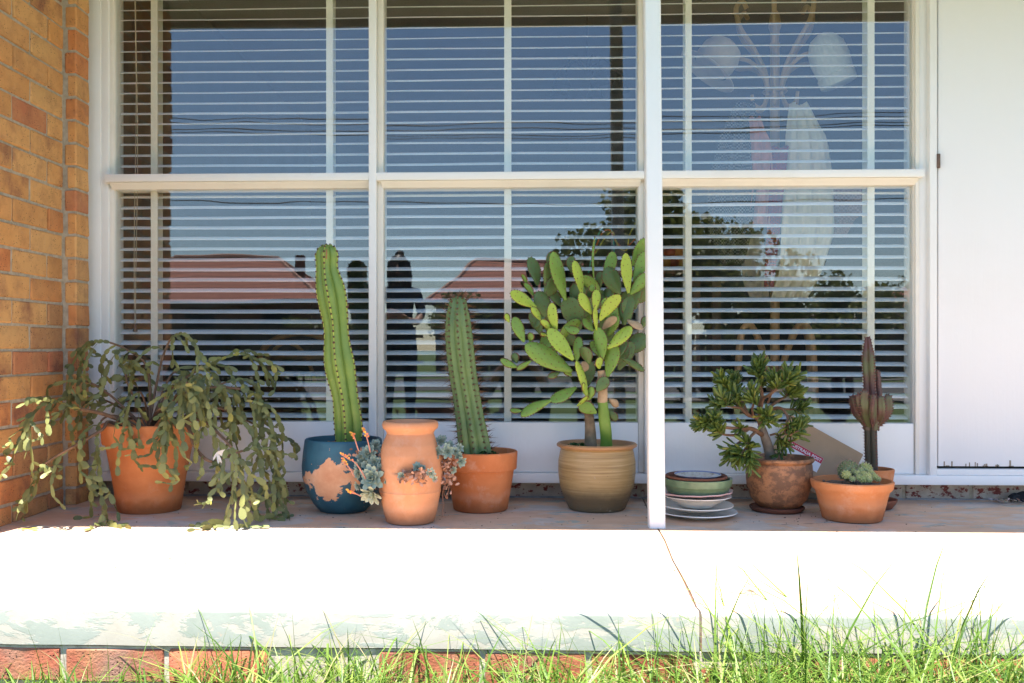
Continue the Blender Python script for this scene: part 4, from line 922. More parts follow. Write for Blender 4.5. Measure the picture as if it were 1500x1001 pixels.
pc = Vector((tc.location.x, -0.19, 0)); r = random.Random(21); items = []; wood = MB()
def pot_r(z): return 0.112 + 0.19 * z if z < 0.24 else 0.172
def confine(p):
    p = p.copy(); p.x = max(p.x, -1.690); p.y = min(p.y, 0.025); p.z = max(p.z, 0.006)
    if p.y > -0.11: p.x = max(p.x, -1.642)
    d = Vector((p.x - pc.x, p.y - pc.y, 0))
    if p.z < 0.315 and d.length < pot_r(p.z) + 0.008: d = d.normalized() if d.length > 1e-4 else Vector((0, -1, 0)); q = pc + d * (pot_r(p.z) + 0.010 + r.random() * .006); p.x, p.y = q.x, q.y
    return p
def chain(p, d, n, droop=0.45, size=1.0, face=None):
    d = d.normalized(); p = confine(p)
    for i in range(n):
        L = r.uniform(.024, .039) * size * (0.85 if i == 0 else 1); W = L * r.uniform(.44, .70)
        if r.random() < .15: L *= 1.3; W *= .7
        d = (d + Vector((0, 0, -droop)) + Vector([r.uniform(-.34, .34) for _ in range(3)])).normalized()
        q = confine(p + d * L)
        if (q - p).length < L * .4: q = p + Vector((d.x, d.y - .2, 0.02)).normalized() * L; q.z = max(.006, q.z)
        dd = (q - p).normalized(); f = (face or Vector((r.uniform(-.8, .8), -1, r.uniform(-.3, .6)))) + Vector([r.uniform(-.5, .5) for _ in range(3)])
        items.append((frame_matrix(p, dd, f), (W, W * .55, (q - p).length * 1.06), r.randrange(5)))
        if r.random() < .34 and len(items) < 1700: chain(q, dd * .6 + Vector((r.choice((-1, 1)) * r.uniform(.5, 1.1), r.uniform(-.5, .2), .15)), r.choice((1, 1, 2)), droop * .5, size * .9)
        p, d = q, dd
def stem(pts, wr=0.0045, wood_to=0.6, nch=9, ch=(3, 7), start=0.35, droop=.5, size=1.0):
    P = spline([confine(at(x, y, Y)) if i else at(x, y, Y) for i, (x, y, Y) in enumerate(pts)], 7); m = len(P); k = max(2, int(m * wood_to))
    wood.tube(P[:k], [wr * (1.15 - .55 * i / m) for i in range(k)], 7)
    # green jointed part of the shoot
    i = k - 1
    while i < m - 2:
        j = min(m - 1, i + 2); items.append((frame_matrix(P[i], P[j] - P[i], Vector((r.uniform(-.5, .5), -1, .7))), (.016 * size, .009, (P[j] - P[i]).length * 1.08), r.randrange(5))); i = j
    nch = max(2, int(nch * .88))
    for c in range(nch):
        t = start + (1 - start) * (c + r.random()) / nch; i = min(m - 2, int(t * (m - 1))); T = (P[i + 1] - P[i]).normalized()
        chain(P[i], T * .5 + Vector((r.uniform(-.6, .6), r.uniform(-.9, .35), r.uniform(.0, .55))), r.randint(*ch), droop * r.uniform(.7, 1.2), size)
    chain(P[-1], P[-1] - P[-2], r.randint(*ch), droop, size)
b0 = (217, 632, -.19)
stem([b0, (220, 580, -.17), (214, 535, -.16), (185, 512, -.16), (152, 500, -.17), (128, 502, -.18)], .005, .75, 9, (3, 7), .4, .7)
stem([b0, (190, 605, -.20), (160, 578, -.21), (130, 560, -.22), (108, 560, -.24), (100, 580, -.25)], .0045, .65, 8, (2, 5), .4)
stem([(205, 635, -.2), (182, 619, -.26), (149, 606, -.33), (112, 598, -.46), (76, 588, -.55), (52, 602, -.59), (42, 625, -.60)], .007, .5, 7, (3, 6), .45, .5, 1.05)
stem([(190, 632, -.22), (160, 618, -.30), (149, 630, -.36), (112, 652, -.44), (77, 672, -.49), (55, 690, -.51), (48, 712, -.52)], .0055, .75, 4, (3, 5), .55, .6)
stem([b0, (228, 570, -.16), (238, 525, -.15), (252, 495, -.15), (272, 490, -.16), (287, 510, -.17)], .0045, .6, 8, (2, 5), .35, .6)
stem([b0, (240, 585, -.16), (275, 552, -.14), (320, 528, -.12), (355, 518, -.11), (380, 530, -.10)], .0045, .5, 11, (3, 6), .3, .6)
stem([b0, (250, 590, -.22), (290, 570, -.22), (335, 568, -.22), (372, 578, -.23), (392, 605, -.24), (402, 645, -.25)], .005, .6, 13, (4, 8), .25, .6)
stem([(232, 632, -.2), (270, 610, -.14), (315, 595, -.10), (352, 612, -.08), (395, 632, -.08), (425, 648, -.09)], .005, .7, 6, (2, 5), .4, .6)
stem([(240, 634, -.24), (272, 622, -.33), (284, 652, -.38), (298, 670, -.40), (316, 679, -.41)], .0075, .95, 3, (2, 4), .6, .5)
stem([(310, 678, -.40), (345, 664, -.36), (380, 656, -.33), (400, 672, -.32), (407, 712, -.32), (415, 745, -.33)], .004, .3, 10, (3, 6), .1, .7)
stem([(245, 632, -.22), (290, 615, -.30), (325, 640, -.42), (345, 668, -.49), (345, 700, -.52), (338, 745, -.53)], .005, .55, 9, (4, 7), .45, .7, 1.08)
stem([(245, 630, -.22), (300, 600, -.25), (340, 605, -.26), (372, 640, -.28), (382, 690, -.30), (392, 745, -.34)], .004, .4, 9, (3, 6), .4, .7)
stem([b0, (235, 600, -.26), (250, 570, -.33), (265, 560, -.37), (278, 575, -.39)], .0045, .6, 10, (4, 8), .35, .7, 1.1)
stem([b0, (250, 590, -.26), (275, 560, -.30), (300, 552, -.32), (325, 570, -.34)], .0045, .55, 12, (4, 8), .25, .7, 1.05)
stem([b0, (215, 600, -.24), (205, 575, -.30), (190, 590, -.36), (182, 625, -.38)], .004, .6, 5, (3, 6), .5, .7)
stem([b0, (200, 590, -.18), (185, 555, -.17), (190, 530, -.16), (205, 540, -.17)], .004, .6, 8, (2, 4), .3, .6)
stem([b0, (172, 610, -.27), (150, 615, -.33), (142, 640, -.38), (146, 690, -.42), (150, 740, -.49)], .004, .45, 6, (4, 7), .45, .8, 1.1)
stem([b0, (180, 600, -.16), (150, 585, -.14), (120, 575, -.16), (95, 590, -.25)], .004, .5, 8, (3, 6), .35, .6)
stem([b0, (245, 560, -.13), (262, 545, -.12), (300, 560, -.10), (340, 590, -.08)], .004, .5, 9, (3, 6), .3, .6)
stem([b0, (228, 605, -.28), (238, 600, -.36), (244, 620, -.40), (245, 650, -.41)], .004, .6, 6, (3, 6), .5, .8, 1.05)
stem([b0, (240, 600, -.18), (300, 572, -.16), (350, 556, -.15), (376, 566, -.15), (384, 600, -.16)], .0045, .55, 12, (4, 7), .3, .65)
scatter(tc, 'stem_segment', items, segm, 300, 'stem_segments')
wood.build('woody_stems', M_WOOD, tc, -Vector(tc.location))
# pale wilted flower on the trailing cactus
fl = MB(); fp = at(318, 668, -.425)
for i in range(9):
    a = r.uniform(-1.0, 1.0); d = Vector((math.sin(a) * .6, -.2 + r.uniform(-.2, .2), -1)) if i < 6 else Vector((.8, -.2, .2 - .3 * i + 1.8)); L = r.uniform(.025, .042)
    me = segm[i % 5]; fl.add([v.co for v in me.vertices], [tuple(p.vertices) for p in me.polygons], 0, frame_matrix(fp + Vector((0, 0, .012)) - Vector(tc.location), d, Vector((r.uniform(-.6, .6), -1, 0))) @ Matrix.Diagonal((.007, .003, L, 1)))
fl.build('wilted_flower', plain('white_petal', (0.72, 0.66, 0.58), 0.6, 0.1, 60), tc)

# ---- jade plant with finger shaped leaves
M_JADE = m_leaf('jade_leaf', (0.06, 0.105, 0.022), (0.155, 0.205, 0.036), tip=(0.34, 0.30, 0.06), trans=0.08, rough=0.32)
def finger(seed):
    q = random.Random(seed); vs = []; fs = []; st = [(0, .3), (.1, .55), (.35, .85), (.65, 1.0), (.88, .9), (.97, .6), (1.0, .25)]; bow = q.uniform(.05, .22)
    for t, w_ in st:
        for k in range(6):
            a = k * math.pi / 3; vs.append((math.cos(a) * w_ * .5, math.sin(a) * w_ * .36 - bow * 3.0 * (t * t) * .35, t))
    for i in range(len(st) - 1):
        for k in range(6): fs.append((i * 6 + k, i * 6 + (k + 1) % 6, i * 6 + 6 + (k + 1) % 6, i * 6 + 6 + k))
    fs.append((5, 4, 3, 2, 1, 0)); e = len(vs) - 6; fs.append(tuple(range(e, e + 6))); return MB().add(vs, fs).mesh('leaf', M_JADE, True, 60)
fm = [finger(i) for i in range(4)]
jx = empty('jade_plant', at(1139, 676, -.135)); tag(jx, 'small jade tree with finger shaped dark green leaves in the round brown pot', 'jade plant'); oj = -Vector(jx.location)
M_JBARK = plain('grey_jade_bark', (0.21, 0.165, 0.125), 0.85, 0.3, 35, 0.6, 80); M_JTWIG = plain('brown_jade_twig', (0.19, 0.10, 0.055), 0.85, 0.3, 40, 0.8)
C5 = lambda x, y: (1010 + x / 5.005, 500 + y / 5.005)
yj = -.135
trunk = MB(); tp = [at(*C5(600, 870), yj), at(*C5(575, 770), yj), at(*C5(548, 690), yj), at(*C5(525, 620), yj)]
trunk.tube(spline(tp, 5), [.021, .020, .0195, .019, .0185, .018, .0175, .0175, .017, .016, .016, .0155, .015, .0145, .014, .014], 12); trunk.build('trunk', M_JBARK, jx, oj)
twigs = MB(); litems = []; r = random.Random(33)
def tuft(p, d, n, spread=.95, L=.046):
    d = d.normalized()
    for i in range(n):
        back = r.uniform(0, .035); q = p - d * back; u = Vector([r.gauss(0, 1) for _ in range(3)]); u = (u - d * u.dot(d)).normalized()
        dd = (d * (0.35 + .8 * (1 - back / .04)) + u * spread * r.uniform(.5, 1.1) + Vector((0, 0, .25))).normalized(); ll = L * r.uniform(.65, 1.15)
        litems.append((frame_matrix(q, dd, Vector((u.x, u.y, u.z + .5))), (ll * .22, ll * .22, ll), r.randrange(4)))
def twig(pts, r0, r1, tip_n=22, sub=2):
    P = spline([at(*C5(x, y), yj + dy) for x, y, dy in pts], 6); m = len(P); twigs.tube(P, [r0 + (r1 - r0) * i / (m - 1) for i in range(m)], 7)
    tuft(P[-1], P[-1] - P[-3], tip_n)
    for _ in range(sub):
        i = r.randint(int(m * .45), m - 2); d = (P[i + 1] - P[i]).normalized() + Vector((r.uniform(-.9, .9), r.uniform(-.9, .6), r.uniform(-.2, .8))); q = P[i] + d.normalized() * r.uniform(.02, .045)
        twigs.tube([P[i], P[i].lerp(q, .5) + Vector((0, 0, .004)), q], [r1 * 1.1, r1, r1 * .8], 6); tuft(q, d, int(tip_n * .7))
s0 = (525, 620, 0)
twig([s0, (520, 540, -.01), (515, 470, 0), (530, 400, .01), (520, 330, 0), (520, 230, 0), (515, 150, 0)], .011, .004, 30, 4)
twig([(520, 500, 0), (540, 420, -.03), (575, 400, -.05), (640, 350, -.07), (700, 310, -.08), (745, 285, -.08)], .007, .003, 26, 5)
twig([(545, 520, 0), (590, 480, .03), (650, 440, .04), (700, 410, .04), (770, 380, .03)], .007, .003, 24, 4)
twig([(600, 500, .02), (650, 488, .0), (690, 505, -.02), (720, 560, -.04), (715, 620, -.05), (760, 630, -.06), (830, 610, -.06)], .006, .003, 22, 4)
twig([(650, 488, 0), (720, 500, .03), (760, 500, .05), (810, 495, .05)], .004, .003, 20, 2)
twig([(720, 600, -.04), (700, 670, -.06), (740, 690, -.08), (790, 690, -.08)], .004, .003, 14, 2)
twig([s0, (490, 560, -.02), (430, 540, -.04), (380, 490, -.05), (330, 420, -.05), (290, 360, -.05), (250, 320, -.05)], .009, .003, 28, 6)
twig([(430, 540, -.04), (400, 470, .02), (360, 400, .04), (330, 340, .04), (320, 290, .04)], .006, .003, 26, 4)
twig([(380, 490, -.05), (310, 480, -.08), (250, 470, -.09), (200, 460, -.09)], .005, .003, 22, 3)
twig([(540, 690, 0), (490, 660, -.04), (440, 640, -.07), (350, 640, -.10), (260, 630, -.11), (180, 600, -.11), (110, 610, -.11)], .010, .003, 26, 6)
twig([(440, 640, -.07), (380, 680, -.09), (310, 690, -.10), (240, 680, -.11), (180, 640, -.11)], .006, .003, 24, 4)
twig([(490, 660, -.04), (450, 700, -.09), (430, 760, -.12), (400, 800, -.135), (360, 850, -.14)], .006, .003, 24, 4)
twig([(430, 760, -.12), (440, 820, -.14), (440, 870, -.15), (450, 910, -.15)], .004, .003, 22, 2)
twig([(400, 720, -.10), (340, 760, -.12), (310, 800, -.12), (300, 850, -.12)], .004, .003, 22, 3)
twig([(520, 540, 0), (540, 530, -.07), (545, 560, -.10), (560, 590, -.12)], .005, .003, 22, 3)
twig([(470, 560, -.02), (460, 500, -.07), (470, 450, -.09), (450, 420, -.09)], .005, .003, 22, 3)
twig([(590, 690, 0), (640, 680, .0), (660, 720, -.02), (690, 760, -.03)], .004, .0025, 16, 3)
twig([(575, 450, 0), (600, 380, -.03), (620, 330, -.04), (610, 290, -.04)], .005, .003, 22, 3)
scatter(jx, 'leaf', litems, fm, 300, 'leaves')
twigs.build('branches', M_JTWIG, jx, oj)

# ---- blue green rosettes in the strawberry jar
M_ROS = m_leaf('blue_green_rosette', (0.27, 0.37, 0.315), (0.40, 0.49, 0.39), trans=0.06, rough=0.55, spots=(0.48, 0.52, 0.38))
M_ROSP = m_leaf('pale_rosette', (0.46, 0.52, 0.38), (0.58, 0.62, 0.47), trans=0.08, rough=0.55)
def rosette(seed, mat, n=34):
    q = random.Random(seed); mb = MB()
    for i in range(n):
        f = i / (n - 1); a = i * 2.39996 + q.uniform(-.1, .1); L = .30 + .72 * f ** .8; inc = R(78 - 70 * f + q.uniform(-5, 5)); W = (.20 + .16 * f) * 1.15
        st = [(0, .35), (.35, .75), (.65, 1.0), (.85, .8), (1.0, .06)]; vs = []; fs = []
        d = Vector((math.cos(inc), 0, math.sin(inc))); up = Vector((-math.sin(inc), 0, math.cos(inc)))
        for t, w_ in st:
            th = .055 * (1 - .5 * t); cup = .12 * t * t * L
            c = d * (L * t) + up * cup
            vs += [c + Vector((0, -w_ * W * .5, 0)) + up * .03, c + up * (-.0 - th * .3), c + Vector((0, w_ * W * .5, 0)) + up * .03, c - up * th * 1.6]
        for k in range(len(st) - 1):
            for e in range(4): fs.append((k * 4 + e, k * 4 + (e + 1) % 4, k * 4 + 4 + (e + 1) % 4, k * 4 + 4 + e))
        fs.append((3, 2, 1, 0)); fs.append((16, 17, 18, 19)); mb.add(vs, fs, 0, Matrix.Rotation(a, 4, 'Z'))
    return mb.mesh('rosette', mat, True, 60)
ros = [rosette(i, M_ROS, 30 + 4 * i) for i in range(3)]; rosp = [rosette(9, M_ROSP, 30)]
Z4 = lambda x, y: (500 + x / 5.89, 610 + y / 5.89)
M_DRY = plain('dry_brown_leaf', (0.24, 0.115, 0.07), 0.9, 0.4, 40); M_DRYP = plain('dry_pink_leaf', (0.42, 0.24, 0.17), 0.9, 0.3, 40)
def ech(label, lst, dry, seed, base):
    e = empty('echeveria', base); tag(e, label, 'succulent', 'echeverias in the pockets of the strawberry jar'); q = random.Random(seed); off = -Vector(base)
    for (x, y, rr, Y, dx, dz, pale) in lst:
        p = at(*Z4(x, y), Y); s_ = 1.22 * rr / 5.89 / ppm(p); d = Vector((dx, -1, dz)); me = rosp[0] if pale else q.choice(ros)
        M = frame_matrix(p + off, d.normalized(), Vector((q.uniform(-1, 1), .2, 1))); o = link('rosette', me, e); o.matrix_local = M @ Matrix.Diagonal((s_, s_, s_ * .9, 1)) @ Matrix.Translation((0, 0, -.35))
    mb = MB()
    for (cx, cy, sx_, sy_, Y, n) in dry:
        for _ in range(n):
            p = at(*Z4(cx + q.gauss(0, sx_), cy + q.gauss(0, sy_)), Y + q.uniform(-.02, .02)) + off; L = q.uniform(.010, .020)
            me = segm[q.randrange(5)]; mb.add([v.co for v in me.vertices], [tuple(f.vertices) for f in me.polygons], q.randrange(2), frame_matrix(p, Vector([q.uniform(-1, 1) for _ in range(3)]), Vector((0, -1, 0))) @ Matrix.Diagonal((L * .5, L * .4, L, 1)))
    if mb.v: mb.build('dry_leaves', [M_DRY, M_DRYP], e)
    return e
yl = -.43
eL = ech('large cluster of blue green rosettes with orange flower stalks spilling beside the teal pot', [(255, 530, 112, yl - .05, -.15, .25, 0), (245, 690, 100, yl - .04, -.35, -.75, 1), (225, 310, 75, yl, -.4, .7, 0), (285, 390, 58, yl - .02, .1, .4, 0), (342, 450, 46, yl - .03, .3, .5, 0), (160, 335, 52, yl + .01, -.8, .6, 0), (292, 240, 54, yl + .03, 0, .9, 0),
     (308, 290, 38, yl + .02, .4, .4, 0), (140, 430, 56, yl, -.9, .2, 0), (135, 495, 48, yl - .01, -.9, 0, 0), (135, 605, 40, yl - .02, -.8, -.4, 0), (388, 565, 26, yl - .05, .5, -.1, 0), (212, 420, 46, yl - .02, -.3, .3, 0), (185, 380, 44, yl, -.5, .5, 0), (330, 390, 36, yl - .01, .3, .3, 0)],
     [(300, 480, 45, 110, -.41, 60), (180, 350, 40, 40, -.41, 20)], 1, at(*Z4(330, 560), -.41))
eR = ech('smaller cluster of rosettes with dry brown leaves spilling beside the spined cactus pot', [(820, 310, 58, -.44, -.25, .2, 0), (920, 300, 64, -.45, .1, .25, 0), (860, 205, 56, -.41, -.1, .9, 0), (935, 240, 40, -.41, .2, .7, 0), (1022, 270, 42, -.41, .6, .5, 0), (1015, 345, 40, -.43, .6, .1, 0), (1040, 395, 48, -.43, .7, -.2, 0), (968, 465, 34, -.42, .5, -.3, 0), (985, 300, 40, -.43, .4, .4, 0)],
     [(920, 400, 45, 40, -.415, 70), (920, 480, 30, 50, -.405, 46), (895, 590, 24, 50, -.40, 30)], 2, at(*Z4(850, 330), -.41))
eF = ech('few small pale rosettes and dry leaves in the front pocket of the strawberry jar', [(655, 435, 48, -.515, 0, .8, 0), (515, 512, 38, -.525, -.4, .4, 1), (772, 488, 46, -.525, .4, .4, 1), (805, 538, 30, -.52, .5, .1, 1), (700, 440, 30, -.51, .3, .9, 0)],
     [(640, 500, 60, 26, -.525, 60), (600, 555, 55, 10, -.527, 22)], 3, at(*Z4(645, 545), -.50))
MB().ball((0, 0, 0), .042, 0, 2, (1, .55, .42), .4).build('soil', M_SOIL, eF, at(*Z4(640, 515), -.485) + (-Vector(eF.location)))
MB().tube(spline([at(*Z4(880, 640), -.41), at(*Z4(930, 590), -.42), at(*Z4(905, 700), -.42), at(*Z4(875, 640), -.41), at(*Z4(878, 760), -.41), at(*Z4(876, 870), -.41)], 6), .0012, 5).build('dry_root', M_DRY, eR, -Vector(eR.location))
M_STK = plain('pink_flower_stalk', (0.52, 0.22, 0.15), 0.6, 0.15, 40); M_PET = plain('orange_petal', (0.68, 0.20, 0.08), 0.5, 0.3, 90); M_PETY = plain('yellow_petal', (0.75, 0.42, 0.06), 0.5, 0.2, 90)
for pts in ([(250, 310), (232, 230), (215, 170), (196, 110)], [(150, 300), (130, 240), (112, 180), (92, 140)], [(210, 540), (170, 470), (120, 400), (60, 365), (0, 330)], [(110, 520), (80, 460), (40, 410), (20, 370)], [(170, 690), (130, 670), (90, 660), (55, 640)]):
    P = spline([at(*Z4(x, y), yl - .05) for x, y in pts], 6); st_ = MB().tube(P, .0022, 6); nn_ = len(P)
    for i in range(10):
        k = min(nn_ - 1, int(nn_ * (.62 + .38 * i / 9))); d = Vector((r.uniform(-1, 1), r.uniform(-1, .2), r.uniform(-.2, 1))); me = segm[i % 5]
        st_.add([v.co for v in me.vertices], [tuple(f.vertices) for f in me.polygons], 1 + (i % 2), frame_matrix(P[k], d, Vector((0, -1, 0))) @ Matrix.Diagonal((.006, .006, r.uniform(.008, .013), 1)))
    st_.build('flower_stalk', [M_STK, M_PET, M_PETY], eL, -Vector(eL.location))

# ---- litter on the slab
def fallen(px, py, label, mat, n=1, cat='leaf', rz=0.0, s_=1.0):
    d = FWD + RGT * ((px - CX) / F) + UP * ((CY - py) / F); p = CAM + d * (-CAM.z / d.z); mb = MB(); q = random.Random(int(px)); pos = Vector((0, 0, .006))
    for i in range(n):
        a = rz + q.uniform(-.5, .5); dd = Vector((math.cos(a), math.sin(a), q.uniform(.0, .12))); me = segm[q.randrange(5)]; L = q.uniform(.028, .036) * s_
        mb.add([v.co for v in me.vertices], [tuple(f.vertices) for f in me.polygons], 0, frame_matrix(pos, dd, Vector((q.uniform(-.4, .4), q.uniform(-.4, .4), 1))) @ Matrix.Diagonal((L * .55, L * .4, L, 1))); pos = pos + dd * L
    tag(mb.build('fallen_segment', mat, None, p), label, cat)
M_YEL = plain('yellowed_segment', (0.55, 0.42, 0.05), 0.6, 0.2, 50); M_GRN = plain('fallen_green_segment', (0.17, 0.21, 0.07), 0.5, 0.2, 50)
fallen(28, 778, 'yellowed cactus segment lying at the shadow edge near the brick wall', M_YEL, 2, rz=.2)
fallen(160, 771, 'green cactus segments lying on the slab left of the large terracotta pot', M_GRN, 2, rz=.1)
fallen(352, 776, 'green cactus segments lying on the sunny slab below the trailing cactus', M_GRN, 3, rz=.2)
lit = MB(); q = random.Random(4); c0 = Vector((at(1482, 742, 0.02).x, .06, .0))
for i in range(60):
    p = Vector((q.gauss(0, .035), q.gauss(0, .022), .004 + abs(q.gauss(0, .006)))); L = q.uniform(.008, .022); me = segm[q.randrange(5)]
    lit.add([v.co for v in me.vertices], [tuple(f.vertices) for f in me.polygons], i % 3, frame_matrix(p, Vector((q.uniform(-1, 1), q.uniform(-1, 1), .1)), Vector((0, 0, 1))) @ Matrix.Diagonal((L * .5, L * .4, L, 1)))
tag(lit.build('leaf_litter', [M_DRY, plain('straw', (.5, .42, .28), .9, .2), plain('pale_petal', (.6, .5, .5), .8, .2)], None, c0), 'small heap of dry leaves and petals below the door sill', 'leaf litter', kind=None)
bl = MB()
for (x, z, rr) in ((0, .018, .018), (.03, .022, .021), (.06, .018, .019), (.09, .02, .02)): bl.ball((x, 0, z), rr, 0, 2, (1.25, 1, .95), .35)
tag(bl.build('black_bundle', plain('black_cloth', (.012, .012, .014), .8, .3, 60, .5), None, (at(1485, 735, .1).x, .095, 0)), 'rolled black cloth draught stopper lying against the bricks below the door', 'draught stopper')
# ================================================================== INSIDE THE ROOM
M_BENT = plain('varnished_bentwood', (0.58, 0.36, 0.19), 0.4, 0.15, 8, 0.1)
FZ = 0.10
yk = 0.62
ck = at(1135, 560, yk); cs = empty('coat_stand', (ck.x, yk, FZ)); tag(cs, 'bentwood coat stand hung with hats and scarves behind the blind', 'coat stand'); oc = -Vector(cs.location)
X5 = lambda x, y, dy=0: at(1000 + x / 3.851, y / 3.851, yk + dy)
zt_ = X5(520, 55).z
MB().tube([(ck.x, yk, FZ + .25), (ck.x, yk, zt_ - .16)], .021, 14).build('pole', M_BENT, cs, oc)
MB().lathe([(.021, -.17), (.024, -.165), (.022, -.15), (.018, -.14), (.02, -.10), (.028, -.075), (.022, -.03), (.014, -.01), (0.004, 0)], 18, M=Matrix.Translation((ck.x, yk, zt_))).build('finial', M_BENT, cs, oc)
def hook(pts, rr=.0105): MB().tube(spline(pts, 7), rr, 9).build('hook', M_BENT, cs, oc)
c0 = Vector((ck.x, yk, 0)); zc = X5(520, 480).z
for k in range(6):
    a = k * math.pi / 3 + .25; d = Vector((math.cos(a), math.sin(a), 0)); big = k % 2 == 0
    o_ = lambda r_, z: c0 + d * r_ + Vector((0, 0, z))
    hook([o_(.032, zc - .05), o_(.045, zc + .05), o_(.10, zc + .15), o_(.165, zc + .24), o_(.185, zc + .32), o_(.155, zc + .355), o_(.135, zc + .325)])
    hook([o_(.032, zc - .02), o_(.06, zc + .05), o_(.12, zc + .095), o_(.19, zc + .11), o_(.225, zc + .15)], .009)
    hook([o_(.03, zc - .03), o_(.06, zc - .10), o_(.10, zc - .09), o_(.11, zc - .05)], .008)
MB().lathe([(.05, -.006), (.054, 0), (.05, .006)], 24, M=Matrix.Translation((ck.x, yk, zc - .03))).build('collar', M_BENT, cs, oc)
for k in range(4):
    a = k * math.pi / 2 + .55; d = Vector((math.cos(a), math.sin(a), 0))
    MB().tube(spline([c0 + d * .03 + Vector((0, 0, FZ + .30)), c0 + d * .05 + Vector((0, 0, FZ + .42)), c0 + d * .12 + Vector((0, 0, FZ + .56)), c0 + d * .17 + Vector((0, 0, FZ + .585)), c0 + d * .21 + Vector((0, 0, FZ + .50)), c0 + d * .23 + Vector((0, 0, FZ + .2)), c0 + d * .26 + Vector((0, 0, FZ))], 6), .014, 9).build('leg', M_BENT, cs, oc)
def cloth(name, rows, Y, folds, depth, mat, label, cat, seed=0, group=None):
    """hanging cloth: rows of (y, x left, x right) in picture units at depth Y, pleated in depth, with real thickness"""
    q = random.Random(seed); n = 26; m = 16; vs = []; fs = []; ph = q.uniform(0, 6)
    for i in range(m + 1):
        f = i / m * (len(rows) - 1); k = min(len(rows) - 2, int(f)); t = f - k
        y, xl, xr = [rows[k][j] * (1 - t) + rows[k + 1][j] * t for j in range(3)]
        a, b = at(xl, y, Y), at(xr, y, Y)
        for j in range(n + 1):
            u = j / n; p = a.lerp(b, u); p.y += depth * (math.sin(u * folds * 6.28 + ph + .8 * math.sin(i * .4)) + .5 * math.sin(u * folds * 14 + i * .3)) * (.4 + .6 * i / m); p.z += .006 * math.sin(u * 9 + i); vs.append(p)
    for i in range(m):
        for j in range(n): a = i * (n + 1) + j; fs.append((a, a + n + 1, a + n + 2, a + 1))
    o = MB().add(vs, fs).build(name, mat, ang=None); md = o.modifiers.new('thickness', 'SOLIDIFY'); md.thickness = .003; tag(o, label, cat, group); return o
M_LIN = plain('cream_linen', (0.80, 0.75, 0.63), 0.95, 0.1, 10, .4, 300); M_PNK = plain('pink_fabric', (0.55, 0.24, 0.20), 0.9, 0.15)
def m_check(name, a, b, sc):
    n = N(name); n.coord(rand=False); ck_ = n.new('ShaderNodeTexChecker'); ck_.inputs['Scale'].default_value = sc; n.L(n.coord(), ck_.inputs['Vector']); ck_.inputs[1].default_value = (*a, 1); ck_.inputs[2].default_value = (*b, 1); n.col(ck_.outputs[0]); n.rough(.95); return n.m
cloth('scarf', [(152, 1158, 1184), (200, 1152, 1212), (260, 1150, 1222), (340, 1145, 1224), (400, 1142, 1205), (440, 1130, 1182)], .46, 3, .022, M_LIN, 'long cream linen scarf hanging from the coat stand', 'scarf', 1)
cloth('net_bag', [(150, 1080, 1106), (200, 1055, 1110), (270, 1036, 1108), (340, 1036, 1100), (385, 1055, 1090)], .47, 2, .02, m_check('dark_net', (.02, .022, .025), (.16, .16, .15), 130), 'dark net bag hanging from the coat stand', 'bag', 2)
cloth('pink_cloth', [(172, 1098, 1114), (210, 1100, 1128), (262, 1104, 1132), (330, 1098, 1128)], .45, 1.5, .012, M_PNK, 'pink cloth hanging between the net bag and the scarf', 'cloth', 3)
cloth('patterned_scarf', [(215, 1130, 1156), (300, 1126, 1146), (400, 1120, 1136), (420, 1120, 1134)], .44, 1, .008, m_check('red_dots', (.36, .03, .035), (.12, .03, .10), 150), 'narrow dark red patterned scarf beside the cream scarf', 'scarf', 4)
tb = cloth('tote_bag', [(340, 1090, 1118), (400, 1085, 1122), (440, 1098, 1128)], .50, 1, .01, plain('canvas', (.36, .32, .26), .95, .1), 'grey canvas tote bag hanging low on the coat stand', 'bag', 5)
text_mesh('re', .045, plain('black_print', (.02, .02, .02), .8), tb, Matrix.Translation(at(1104, 412, .47)) @ Matrix.Rotation(R(90), 4, 'X'))
cloth('woven_hat', [(276, 1198, 1262), (310, 1202, 1264), (345, 1210, 1240)], .52, .7, .02, m_check('woven_straw', (.42, .27, .22), (.30, .18, .15), 110), 'woven straw hat hanging at the side of the coat stand', 'hat', 6)
M_FELT = plain('beige_felt', (.60, .46, .38), .95, .08)
hc = at(1046, 92, .50)
tag(MB().lathe([(.075, -.03), (.088, .0), (.088, .05), (.07, .09), (.03, .11), (.0, .113)], 28, M=Matrix.Rotation(R(38), 4, 'Y')).lathe([(.085, -.03), (.135, -.048), (.138, -.045), (.085, -.024)], 28, M=Matrix.Rotation(R(38), 4, 'Y'), cap0=False, cap1=False).build('felt_hat', M_FELT, None, hc), 'beige felt hat on the upper left hook of the coat stand', 'hat')
hc = at(1216, 88, .50); kn = lambda a, z: 1 + .014 * math.sin(a * 26)
tag(MB().lathe([(.065, -.115), (.075, -.11), (.078, -.07), (.073, -.065), (.082, .0), (.076, .06), (.05, .10), (.015, .118), (0, .118)], 104, M=Matrix.Rotation(R(-20), 4, 'Y'), rf=kn).build('knitted_hat', plain('white_wool', (.82, .80, .76), .98, .06, 40, 1, 200), None, hc), 'white ribbed knitted hat on the upper right hook of the coat stand', 'hat')
